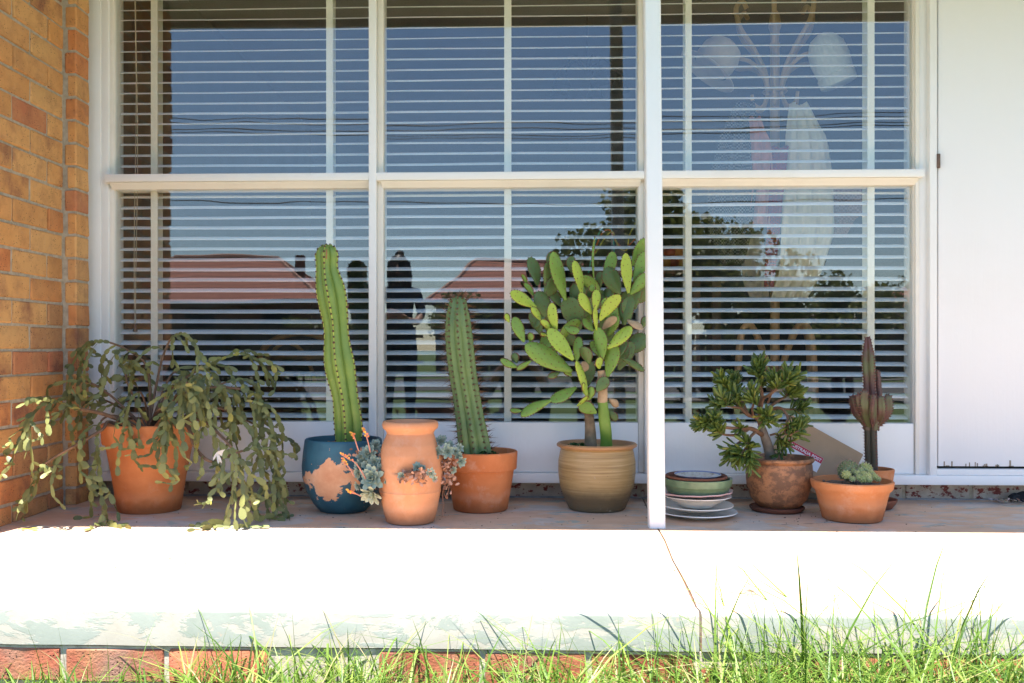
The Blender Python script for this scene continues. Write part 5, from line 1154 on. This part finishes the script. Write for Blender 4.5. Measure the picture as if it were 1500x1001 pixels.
# bentwood chair behind the trailing cactus
M_CANE = plain('cane', (.44, .24, .09), .45, .15, 10, .1)
yc_ = 1.15; cc = at(440, 600, yc_); ch = empty('bentwood_chair', (cc.x, yc_, FZ)); tag(ch, 'bentwood chair with curved cane back inside the room', 'chair'); oh = -Vector(ch.location)
bz = at(440, 488, yc_).z
pr = [(-.24, FZ + .42), (-.235, bz - .2), (-.17, bz - .06), (0, bz), (.17, bz - .06), (.235, bz - .2), (.24, FZ + .42)]
MB().tube(spline([(cc.x + x, yc_, z) for x, z in pr], 7), .016, 10).build('backrest', M_CANE, ch, oh)
MB().tube(spline([(cc.x - .19, yc_ - .01, bz - .15), (cc.x - .08, yc_, bz - .05), (cc.x + .03, yc_, bz - .12), (cc.x + .10, yc_, bz - .35)], 7), .010, 8).build('back_curve', M_CANE, ch, oh)
MB().lathe([(.19, 0), (.21, .01), (.215, .03), (.2, .04), (0, .038)], 32, M=Matrix.Translation((cc.x, yc_ + .2, FZ + .42))).build('seat', M_CANE, ch, oh)
for sx__, sy__ in ((-1, 0), (1, 0), (-1, 1), (1, 1)): MB().tube([(cc.x + .2 * sx__, yc_ + .38 * sy__, FZ), (cc.x + .17 * sx__, yc_ + .03 + .3 * sy__, FZ + .42)], .014, 8).build('leg', M_CANE, ch, oh)
# wicker chest and dark table
M_WICK = plain('brown_wicker', (.15, .07, .035), .8, .4, 60, 1.0, 60)
wc = at(425, 570, 1.0); z1 = at(425, 558, 1.0).z
wk = MB()
for i in range(9): wk.box(-.38, .38, -.2, .2, i * (z1 - FZ) / 9 + .001, (i + 1) * (z1 - FZ) / 9 - .004, .006)
tag(wk.build('wicker_chest', M_WICK, None, (wc.x, 0.78, FZ)), 'brown wicker chest low behind the blind', 'chest')
# timber shelf with fruit
M_SH = plain('dark_timber', (.12, .06, .032), .5, .25, 6, .15); ys_ = .72
sa, sb = at(955, 400, ys_).x, at(1056, 400, ys_).x; sh = empty('timber_shelf', ((sa + sb) / 2, ys_, FZ)); tag(sh, 'dark timber shelf unit behind the blind beside the coat stand', 'shelf'); osf = -Vector(sh.location)
zt2 = at(1000, 405, ys_).z; zt3 = at(1000, 396, ys_).z
MB().box(sa - .25, at(1015, 400, ys_).x, ys_, ys_ + .3, at(985, 402, ys_).z, at(985, 392, ys_).z, .003).build('shelf_board', M_SH, sh, osf)
for xx in (958, 1020, 1050): x_ = at(xx, 450, ys_).x; MB().box(x_ - .02, x_ + .02, ys_ + .005, ys_ + .30, FZ, at(985, 402, ys_).z - .001 if xx < 1018 else zt2, .003).build('upright', M_SH, sh, osf)
MB().box(at(1012, 400, ys_).x, at(1062, 400, ys_).x, ys_ + .002, ys_ + .3, at(985, 413, ys_).z, at(985, 406, ys_).z, .003).build('shelf_board', M_SH, sh, osf)
M_FRUIT = [plain('orange_peel', (.60, .22, .04), .5, .15, 40), plain('red_apple', (.38, .07, .03), .35, .3, 20)]
for k, (fx, fy) in enumerate([(975, 386), (987, 387), (998, 386), (982, 374), (993, 375)]):
    p = at(fx, fy, ys_ + .12); p.z = at(985, 392, ys_).z + .034 + (.05 if fy < 380 else 0)
    tag(MB().ball((0, 0, 0), .034, 0, 2, (1, 1, .92), .05).build('fruit', M_FRUIT[k % 2], None, p), ['orange fruit in the bottom row on the timber shelf', 'red apple in the bottom row on the timber shelf', 'second orange fruit at the coat stand end of the bottom row on the shelf', 'red apple on top of the fruit on the shelf', 'orange fruit on top of the apples on the shelf'][k], 'fruit', 'fruit on the timber shelf')
# coloured cords hanging in the window bay
for col_, nm, pts in (((.05, .38, .33), 'green cord looped above the timber shelf', [(862, 400), (872, 355), (885, 332), (898, 345), (899, 400)]), ((.55, .14, .05), 'red orange cord looped above the timber shelf', [(868, 378), (880, 345), (893, 337), (903, 355), (915, 363), (930, 350), (938, 330)]), ((.45, .42, .08), 'yellow cord looped above the timber shelf', [(872, 372), (884, 352), (897, 340), (906, 362), (918, 366), (922, 345), (932, 325)])):
    tag(MB().tube(spline([at(x, y, .55 + .01 * i) for i, (x, y) in enumerate(pts)], 7), .0032, 6).build('cord', plain('cord_' + nm.split()[0], col_, .6, .1)), nm, 'cord')
# pendant lamp far inside
pl_ = at(860, 118, 2.2); lm = empty('pendant_lamp', pl_); tag(lm, 'dark many armed pendant lamp hanging deep inside the room', 'pendant lamp')
M_DK = plain('dark_metal', (.03, .03, .032), .5, .1)
MB().tube([(0, 0, .05), (0, 0, 2.61 - pl_.z)], .006, 6).build('chain', M_DK, lm)
for k in range(5):
    a = k * 1.257; d = Vector((math.cos(a), math.sin(a), 0)); MB().tube(spline([Vector((0, 0, .05)), d * .1 + Vector((0, 0, .13)), d * .2 + Vector((0, 0, .02))], 6), .007, 6).build('arm', M_DK, lm); MB().lathe([(.02, .03), (.05, -.04), (.06, -.07)], 14, M=Matrix.Translation(d * .2)).build('shade', M_DK, lm)
# ================================================================== ACROSS THE STREET (seen in the glass)
tag(MB().box(-140, 140, -20.5, -14.0, GZ - .3, GZ + .004).build('road', plain('worn_asphalt', (.075, .072, .07), .9, .12, 1.5, .3, rand=False), smooth=False), kind='structure')
tag(MB().box(-140, 140, -12.6, -11.2, GZ - .3, GZ + .03).build('footpath', plain('pale_concrete_path', (.15, .135, .12), .9, .08, 1.5, .2, rand=False), smooth=False), kind='structure')
tag(MB().box(-140, 140, -23.5, -22.1, GZ - .3, GZ + .03).build('footpath', plain('pale_concrete_path', (.15, .135, .12), .9, .08, 1.5, .2, rand=False), smooth=False), kind='structure')
def m_tiles():
    n = N('red_roof_tiles'); n.coord(rand=False); s_ = n.sep(n.coord())
    wv = n.math('FRACT', n.math('MULTIPLY', s_[2], 5.0)); c = n.ramp(n.noise(3, 6, .7), [(.3, (.26, .085, .055)), (.7, (.40, .15, .10))])
    c = n.mix(n.ramp(wv, [(0.0, .9), (.4, 0.0)]), c, (.07, .03, .025)); n.col(c); n.rough(.85); n.bump(wv, .5, .05); return n.m
M_TILE = m_tiles(); M_FARB = plain('far_brick', (.17, .085, .06), .9, .2, 3, .2, rand=False)
M_TRIM = plain('brown_trim', (.14, .10, .08), .7, .15)
def far_house(x0, x1, y0, y1, ze, zr, rx0, rx1, label, wall_m):
    h = empty('far_house', ((x0 + x1) / 2, y0, GZ)); tag(h, label, 'house'); o = -Vector(h.location); ym = (y0 + y1) / 2; e = .5
    MB().box(x0, x1, y0, y1, GZ, ze).build('wall', wall_m, h, o, smooth=False)
    v = [(x0 - e, y1 + e, ze), (x1 + e, y1 + e, ze), (x1 + e, y0 - e, ze), (x0 - e, y0 - e, ze), (rx0, ym, zr), (rx1, ym, zr)]
    rf_ = MB().add(v, [(0, 1, 5, 4), (2, 3, 4, 5), (1, 2, 5), (3, 0, 4), (3, 2, 1, 0)]).build('roof', M_TILE, h, o, smooth=False)
    ridge = MB().tube([(rx0, ym, zr + .03), (rx1, ym, zr + .03)], .12, 8); [ridge.tube([v[a], v[b]], .10, 6) for a, b in ((0, 4), (1, 5), (2, 5), (3, 4))]
    ridge.build('ridge_capping', plain('pale_ridge', (.42, .24, .18), .9, .2, 3), rf_)
    MB().box((rx1 + 1.0), rx1 + 1.45, ym + .3, ym + .75, ze, zr + .1).build('chimney', M_FARB, rf_)
    MB().box(x0 - e - .05, x1 + e + .05, y1 + e, y1 + e + .12, ze - .15, ze + .05).build('gutter', M_TRIM, h, o, smooth=False)
    n = max(2, int((x1 - x0) / 3))
    for i in range(n):
        xc_ = x0 + (x1 - x0) * (i + .5) / n; f = MB().box(xc_ - .75, xc_ + .75, y1 + .002, y1 + .06, GZ + 1.1, ze - .35).build('window_frame', M_TRIM, h, o, smooth=False); MB().box(xc_ - .68, xc_ + .68, y1 + .061, y1 + .07, GZ + 1.17, ze - .42).build('pane', plain('dark_pane', (.02, .025, .03), .7, .1, spec=.2), f, smooth=False)
    return h
far_house(-24, -9.4, -48.5, -40.5, 2.75, 5.25, -17.5, -12.2, 'long brick house with red tiled hip roof across the street', M_FARB)
far_house(-3.9, 8.0, -50.0, -42.0, 2.8, 5.0, -2.2, 5.2, 'second red roofed house across the street behind small trees', M_FARB)
far_house(19, 33, -49.0, -41.0, 2.7, 5.1, 23, 29, 'third red roofed house across the street beyond the round tree', M_FARB)
# timber fences in front of the houses
def fence(x0, x1, y, h, label):
    f = empty('paling_fence', ((x0 + x1) / 2, y, GZ)); tag(f, label, 'fence'); o = -Vector(f.location); n = int((x1 - x0) / .34); me = MB().box(-.155, .155, -.012, .012, 0, h, 0).mesh('paling', plain('grey_paling', (.10, .075, .055), .9, .25, 4), False)
    for i in range(n): link('paling', me, f, Vector((x0 + .34 * i + .17, y + rnd.uniform(-.01, .01), GZ)) + o)
    MB().box(x0, x1, y - .10, y - .02, GZ + .3, GZ + .4).box(x0, x1, y - .10, y - .02, GZ + h - .4, GZ + h - .3).build('rail', plain('fence_rail', (.10, .075, .055), .9, .2), f, o, smooth=False)
fence(-26, -3, -26.5, 1.5, 'dark paling fence in front of the hip roofed house'); fence(-2.6, 24, -26.5, 1.35, 'dark paling fence in front of the second house and trees')
# trees
M_TLEAF = m_leaf('tree_foliage', (.085, .105, .026), (.19, .205, .055), trans=.3); M_TRUNK = plain('tree_bark', (.09, .065, .045), .95, .3, 6, 1.0, 20)
def tree(x, y, h, rx, rz, label, n, seed, ls=.16):
    t = empty('street_tree', (x, y, GZ)); tag(t, label, 'tree'); q = random.Random(seed); tr_b = MB(); zc_ = h - rz; tr_b.tube([(0, 0, 0), (.05, 0, zc_ * .5), (0, .05, zc_)], [.17, .13, .09], 8)
    cl = []
    for i in range(18):
        u = Vector([q.gauss(0, 1) for _ in range(3)]).normalized() * q.uniform(.35, .8); c = Vector((u.x * rx, u.y * rx, zc_ + u.z * rz)); cl.append((c, q.uniform(.28, .45) * rx))
        tr_b.tube([(0, 0, zc_ * .75), Vector((0, 0, zc_)).lerp(c, .5), c], [.06, .04, .015], 5)
    tr_b.build('trunk', M_TRUNK, t); mb = MB()
    for i in range(n):
        c, rr = q.choice(cl); d = Vector([q.gauss(0, 1) for _ in range(3)]).normalized() * rr * q.uniform(.55, 1.05); d.z *= rz / rx; s_ = ls * q.uniform(.6, 1.3)
        M = Matrix.Translation(c + d) @ Euler((q.uniform(0, 6), q.uniform(0, 6), q.uniform(0, 6))).to_matrix().to_4x4()
        mb.add([(-s_ * .4, 0, 0), (0, -s_ * .6, s_ * .08), (s_ * .4, 0, 0), (0, s_ * .6, s_ * .08)], [(0, 1, 2, 3)], 0, M)
    tag(mb.build('crown', M_TLEAF, t, smooth=False), kind='stuff'); return t
tree(3.5, -21.0, 5.1, 2.7, 2.1, 'broad street tree reflected beside the porch post', 9000, 1)
tree(6.4, -22.0, 4.3, 1.7, 1.6, 'lower street tree standing against the broad one', 2600, 2)
tree(10.2, -26.0, 3.6, 1.5, 1.7, 'round dark tree near the fence end', 2600, 3)
tree(-2.6, -38.0, 3.6, 1.6, 1.4, 'small tree at the corner of the second red roofed house', 1800, 4)
tree(14.5, -36.0, 4.0, 2.4, 1.8, 'spreading tree between the second and third houses', 2600, 5)
def hedge(x0, x1, y, h, label, n, seed):
    q = random.Random(seed); e = empty('hedge', ((x0 + x1) / 2, y, GZ)); tag(e, label, 'hedge'); L = (x1 - x0) / 2
    MB().box(-L + .15, L - .15, -.35, .35, 0, h - .2, .1).build('woody_core', M_TRUNK, e)
    mb = MB()
    for i in range(n):
        p = Vector((q.uniform(-L, L), q.gauss(.25, .3), h * math.sqrt(q.random()) * (1 + .12 * mn.noise(Vector((i * .01, seed, 0)))))); s_ = q.uniform(.10, .22)
        mb.add([(-s_ * .4, 0, 0), (0, -s_ * .6, s_ * .08), (s_ * .4, 0, 0), (0, s_ * .6, s_ * .08)], [(0, 1, 2, 3)], 0, Matrix.Translation(p) @ Euler((q.uniform(0, 6), q.uniform(0, 6), q.uniform(0, 6))).to_matrix().to_4x4())
    tag(mb.build('hedge_leaves', M_TLEAF, e, smooth=False), kind='stuff')
hedge(6.5, 21, -30, 2.3, 'long green hedge behind the paling fence beyond the second house', 5200, 1)
hedge(-9.0, -4.2, -33, 1.9, 'short green hedge between the hip roofed house and the second house', 1800, 2)
# power poles and lines
M_POLE = plain('weathered_pole', (.16, .12, .09), .9, .2, 3)
for x in (-34, 34):
    p_ = empty('power_pole', (x, -25, GZ)); tag(p_, 'timber power pole at the %s end of the street' % ('hip roofed house' if x < 0 else 'third house'), 'power pole'); MB().tube([(0, 0, 0), (0, 0, 9.2)], [.15, .11], 10).build('pole', M_POLE, p_); MB().box(-.06, .06, -1.2, 1.2, 8.3, 8.5).build('crossarm', M_POLE, p_)
for k, (yy, zz) in enumerate(((-26.1, 8.55), (-25.4, 8.5), (-24.6, 8.52), (-23.9, 8.5), (-25.0, 6.3))):
    tag(MB().tube([(x, yy, zz + GZ - 1.1 * (1 - (x / 34) ** 2)) for x in range(-34, 35, 2)], .016, 5).build('power_line', M_DK), ['first', 'second', 'third', 'fourth', 'lower'][k] + ' overhead power line of the street counted away from the houses' if k < 4 else 'single lower cable slung below the overhead power lines', 'power line')
# ================================================================== GRASS
def m_grass():
    n = N('grass_blade'); g = n.new('ShaderNodeNewGeometry'); r_ = g.outputs['Random Per Island']
    c = n.ramp(r_, [(0.0, (.036, .09, .011)), (.3, (.085, .165, .020)), (.65, (.16, .255, .036)), (.88, (.24, .31, .06)), (.95, (.30, .27, .11)), (1.0, (.42, .36, .19))])
    n.col(c); n.rough(.45); n.spec(.4); n.leafy(n.mix(.5, c, (.16, .30, .035)), .34); return n.m
M_GRASS = m_grass()
def blade(mb, x, y, h, w_, lean, az_, q, bend=1.0, twist=0.0):
    d = Vector((math.cos(az_), math.sin(az_), 0)); sd = Vector((-d.y, d.x, 0)); sd = (sd * math.cos(twist) + d * math.sin(twist)); n = 6; vs = []; fs = []
    for i in range(n):
        t = i / (n - 1); p = Vector((x, y, GZ)) + d * (lean * h * t ** 1.9 * bend) + Vector((0, 0, h * (t - .32 * lean * bend * t ** 2.6)))
        ww = w_ * (1 - t ** 2.2) * (.75 + .5 * t) if i < n - 1 else 0
        if i < n - 1: vs += [p - sd * ww * .5, p + d * ww * .18, p + sd * ww * .5]
        else: vs += [p]
    for i in range(n - 2):
        a = i * 3; fs += [(a, a + 1, a + 4, a + 3), (a + 1, a + 2, a + 5, a + 4)]
    a = (n - 2) * 3; fs += [(a, a + 1, a + 3), (a + 1, a + 2, a + 3)]
    mb.add(vs, fs)
q = random.Random(12); gm = MB()
def hcut(x):   # height of the unmown grass along the porch edge, taller tuft beyond the crack
    k = .135 + .05 * mn.noise(Vector((x * 2.1, 3.3, 0))) + .03 * mn.noise(Vector((x * 6, 1, 0)))
    k += .05 * math.exp(-((x + .15) / .38) ** 2) + .14 * math.exp(-((x - .74) / .33) ** 2) + .03 * math.exp(-((x - 1.1) / .2) ** 2)
    if x < -.8: k -= .02
    return k
for i in range(1600):     # tufts: several blades share a root
    y = -1.50 - .62 * q.random() ** 1.25; x = q.uniform(-1.9, 2.0); hb = hcut(x) * (1 + .12 * (-1.5 - y)) ; m = q.randint(3, 9); a0 = q.uniform(0, 6.28)
    if mn.noise(Vector((x * 3.1, y * 2, 9))) < -.12 and q.random() < .6: continue
    for k in range(m):
        h = hb * q.uniform(.45, 1.15) * (1.45 if q.random() < .16 else 1); az_ = a0 + q.gauss(0, 1.3)
        blade(gm, x + q.gauss(0, .012), y + q.gauss(0, .012), h * 1.25, q.uniform(.0026, .0082), q.uniform(.2, 1.5), az_, q, twist=q.uniform(-.6, .6))
for i in range(120):      # tall thin flowering stems
    x = q.uniform(-1.15, 1.25); x = x if q.random() < .55 else q.gauss(.72, .22); y = q.uniform(-1.75, -1.52); h = hcut(x) + q.uniform(.06, .17)
    blade(gm, x, y, h, q.uniform(.0022, .0038), q.uniform(.05, .6), q.uniform(0, 6.28), q, twist=q.uniform(-.6, .6))
for i in range(2600):    # shorter lawn in front
    y = q.uniform(-3.3, -2.1); x = q.uniform(-2.6, 2.6)
    for k in range(3): blade(gm, x + q.gauss(0, .02), y + q.gauss(0, .02), q.uniform(.06, .12), q.uniform(.004, .006), q.uniform(.1, .8), q.uniform(0, 6.28), q)
for (x, w_, h) in ((.735, .014, .235), (-.16, .010, .20)):      # broad leaved blades
    blade(gm, x, -1.66, h, w_, .12, 1.2, q)
tag(gm.build('grass', M_GRASS, None, ang=None), 'long bright green grass growing along the edge of the porch', 'grass', kind='stuff')

cr = MB(); q = random.Random(19)
for i in range(190):      # crumbs of soil, grit and dry bits on the slab
    if q.random() < .55: px = q.choice((219, 503, 601, 704, 874, 1141, 1248)); x = potx(px, -.25) + q.gauss(0, .12); y = q.gauss(-.34, .10)
    else: x = q.uniform(-1.5, 2.0); y = q.uniform(-1.4, .1)
    if y > .1 or y < -1.44: continue
    cr.ball((x, y, .0012), q.uniform(.0006, .0024), 0, 1, (q.uniform(.8, 2.2), 1, .6), .5)
tag(cr.build('grit', M_SOIL), 'scattered crumbs of soil and grit on the porch slab', 'grit', kind='stuff')
# ================================================================== PEOPLE (reflected in the glass)
def skin_person(name, loc, rz, verts, edges, rules, label, root=0):
    me = bpy.data.meshes.new('tmp'); me.from_pydata([v[:3] for v in verts], edges, []); o = bpy.data.objects.new('tmp', me); COL.objects.link(o)
    md = o.modifiers.new('s', 'SKIN'); md.use_smooth_shade = True; sv = me.skin_vertices[0].data
    for i, v in enumerate(verts): sv[i].radius = (v[3], v[4] if len(v) > 4 else v[3]); sv[i].use_root = (i == root)
    ss = o.modifiers.new('d', 'SUBSURF'); ss.levels = 2; ss.render_levels = 2
    bpy.context.view_layer.update(); m2 = bpy.data.meshes.new_from_object(o.evaluated_get(bpy.context.evaluated_depsgraph_get())); bpy.data.objects.remove(o)
    m2.materials.clear(); mats = rules[0]
    for m in mats: m2.materials.append(m)
    for p in m2.polygons: p.material_index = rules[1](p.center); p.use_smooth = True
    m2.name = name; b = link(name, m2, None, loc, (0, 0, rz)); tag(b, label, 'person'); return b
M_SKIN = plain('skin', (.42, .23, .16), .55, .06); M_NAVY = plain('dark_striped_top', (.03, .033, .045), .9, .3, 30); M_DENIM = plain('dark_trousers', (.025, .028, .04), .9, .2); M_HAIR = plain('dark_hair', (.025, .017, .012), .45, .3, 60, .6, 150); M_SHOE = plain('shoe', (.08, .07, .06), .7); M_EYE = plain('eye', (.03, .02, .02), .2); M_LIP = plain('lip', (.38, .13, .11), .5)
def head(parent, c, yaw, s_, bun):
    """eyes, nose, mouth, ears and hair as children around head centre c; face looks to local +Y"""
    M = Matrix.Translation(c) @ Matrix.Rotation(yaw, 4, 'Z')
    P = lambda x, y, z: M @ Vector((x * s_, y * s_, z * s_))
    MB().ball(P(-.032, .088, .01), .011 * s_, 0, 2).ball(P(.032, .088, .01), .011 * s_, 0, 2).build('eyes', M_EYE, parent)
    MB().tube([P(0, .088, .02), P(0, .107, -.018), P(0, .114, -.03), P(0, .09, -.036)], [.008 * s_, .011 * s_, .015 * s_, .008 * s_], 8).build('nose', M_SKIN, parent)
    MB().tube([P(-.024, .086, -.058), P(0, .097, -.055), P(.024, .086, -.058)], [.003 * s_, .007 * s_, .003 * s_], 6).build('mouth', M_LIP, parent)
    for sx__ in (-1, 1): MB().ball(P(.083 * sx__, .0, -.005), .028 * s_, 0, 2, (.35, .7, 1.1)).build('ear', M_SKIN, parent)
    hr = MB()
    bm = bmesh.new(); bmesh.ops.create_uvsphere(bm, u_segments=24, v_segments=16, radius=1)
    for v in bm.verts:
        x, y, z = v.co; front = y > .25 and z < .45
        k = .93 if front else 1.0 + .04 * mn.noise(Vector((x * 9, y * 3, z * 4)))
        v.co = P(x * .092 * k, y * .104 * k - .012 - (.02 if front else 0), z * .118 * k + .012)
    hr.addbm(bm)
    if bun: hr.ball(P(0, -.055, .135), .045 * s_, 0, 2, (1, 1, .8), .25)
    for i in range(16): a = math.pi * (.62 + 1.76 * i / 15) - math.pi * .0; hr.tube([P(.085 * math.sin(a) * -1, .085 * math.cos(a) - .01, .05), P(.10 * -math.sin(a), .09 * math.cos(a) - .02, -.06), P(.095 * -math.sin(a), .08 * math.cos(a) - .02, -.15 - (.03 if not bun else .04))], [.018 * s_, .018 * s_, .006 * s_], 6)
    hr.build('hair', M_HAIR, parent)
def hand(parent, wrist, d, palm_n, s_=1.0):
    d = d.normalized(); n = (palm_n - d * palm_n.dot(d)).normalized(); x = d.cross(n); mb = MB(); W = lambda a, b, c: wrist + x * a * s_ + d * b * s_ + n * c * s_
    mb.tube([W(0, 0, 0), W(0, .03, 0), W(0, .07, .004), W(0, .085, .006)], [.022 * s_, .036 * s_, .038 * s_, .034 * s_], 10, flat=.5)
    for i, (xx, L) in enumerate(((-.027, .066), (-.009, .078), (.009, .074), (.027, .058))): mb.tube([W(xx, .08, .005), W(xx * 1.08, .08 + L * .45, .012), W(xx * 1.1, .08 + L * .75, .030), W(xx * 1.1, .08 + L * .85, .048)], [.0095 * s_, .009 * s_, .008 * s_, .006 * s_], 7)
    mb.tube([W(-.026, .02, .004), W(-.050, .045, .014), W(-.056, .075, .028), W(-.050, .092, .036)], [.013 * s_, .011 * s_, .0095 * s_, .007 * s_], 7); mb.build('hand', M_SKIN, parent)
# standing person: z measured from the ground, facing +Y (the window)
H = 1.0
V = [(0, 0, .86, .135, .10), (0, .0, 1.02, .115, .085), (0, .01, 1.16, .135, .095), (0, 0, 1.27, .13, .08), (0, .0, 1.335, .05), (0, .015, 1.375, .052), (0, .02, 1.44, .082, .092), (0, .02, 1.51, .075, .085),
     (.15, 0, 1.265, .055), (.20, .01, 1.09, .043), (.17, .16, 1.0, .035), (.09, .24, 1.03, .026), (-.15, 0, 1.265, .055), (-.20, .01, 1.09, .043), (-.18, .16, .98, .035), (-.10, .25, 1.03, .026),
     (.085, 0, .78, .088), (.095, .01, .45, .058), (.10, -.01, .12, .04), (.10, .03, .05, .04), (.105, .14, .035, .033), (-.085, 0, .78, .088), (-.095, .01, .45, .058), (-.10, -.01, .12, .04), (-.10, .03, .05, .04), (-.105, .14, .035, .033)]
E = [(0, 1), (1, 2), (2, 3), (3, 4), (4, 5), (5, 6), (6, 7), (3, 8), (8, 9), (9, 10), (10, 11), (3, 12), (12, 13), (13, 14), (14, 15), (0, 16), (16, 17), (17, 18), (18, 19), (19, 20), (0, 21), (21, 22), (22, 23), (23, 24), (24, 25)]
def rule(c):
    if c.z > 1.345: return 0
    if c.z < .09: return 3
    if c.y > .09 and c.z > .9: return 0
    return 1 if c.z > .88 else 2
wp = skin_person('person', (-1.10, -5.02, GZ), R(0), V, E, ([M_SKIN, M_NAVY, M_DENIM, M_SHOE], rule), 'person with dark tied up hair and dark top standing on the lawn facing the window')
wp.scale = (1.06, 1.06, 1.06)
head(wp, Vector((0, .02, 1.465)), 0, .98, True)
hand(wp, Vector((.09, .24, 1.03)), Vector((-.5, .7, .3)), Vector((-1, -.3, 0))); hand(wp, Vector((-.10, .25, 1.03)), Vector((.5, .7, .3)), Vector((1, -.3, 0)))
# crouching person taking the picture
V2 = [(0, -.30, .22, .14, .12), (0, -.28, .36, .13, .10), (0, -.22, .50, .15, .10), (0, -.17, .62, .15, .085), (0, -.13, .69, .055), (0, -.10, .73, .055), (0, -.07, .80, .085, .095), (0, -.075, .87, .078, .088),
      (.17, -.17, .60, .058), (.25, -.10, .44, .046), (.13, .04, .66, .034), (.07, .075, .74, .028), (-.17, -.17, .60, .058), (-.25, -.10, .44, .046), (-.13, .04, .66, .034), (-.07, .075, .74, .028),
      (.11, -.22, .20, .10), (.20, .10, .40, .072), (.18, -.05, .10, .045), (.18, -.02, .05, .042), (.19, .10, .035, .034), (-.11, -.22, .20, .10), (-.20, .08, .20, .072), (-.18, -.25, .08, .048), (-.18, -.33, .07, .042), (-.18, -.26, .035, .034)]
def rule2(c):
    if c.z > .70 and abs(c.x) < .12: return 0
    if c.z > .52 and c.y > -.02: return 0
    if c.z < .08: return 3
    return 1 if (c.z > .30 and c.y < .0 and not (c.y > -.06 and c.z < .40)) else 2
cp = skin_person('person', (0.0, -3.78, GZ), 0, V2, E, ([M_SKIN, plain('grey_shirt', (.07, .075, .085), .9, .1), M_DENIM, M_SHOE], rule2), 'person crouching on the lawn holding a camera up to the face')
head(cp, Vector((0, -.07, .825)), 0, 1.0, False)
hand(cp, Vector((.07, .075, .74)), Vector((-.25, .25, .9)), Vector((-1, .2, 0)), .95); hand(cp, Vector((-.07, .075, .74)), Vector((.25, .25, .9)), Vector((1, .2, 0)), .95)
pcm = empty('photo_camera', (0, -3.69, .59)); tag(pcm, 'black camera held by the crouching person', 'camera'); M_CAMB = plain('black_camera', (.015, .015, .015), .4, .1)
MB().box(-.068, .068, -.032, .015, -.048, .042, .006).box(-.025, .025, -.025, .012, .042, .062, .005).build('camera_body', M_CAMB, pcm); MB().lathe([(.036, 0), (.036, .03), (.033, .04), (.028, .042), (.026, .036)], 28, M=Matrix.Translation((0, .014, -.005)) @ Matrix.Rotation(R(-90), 4, 'X')).build('camera_lens', M_CAMB, pcm)
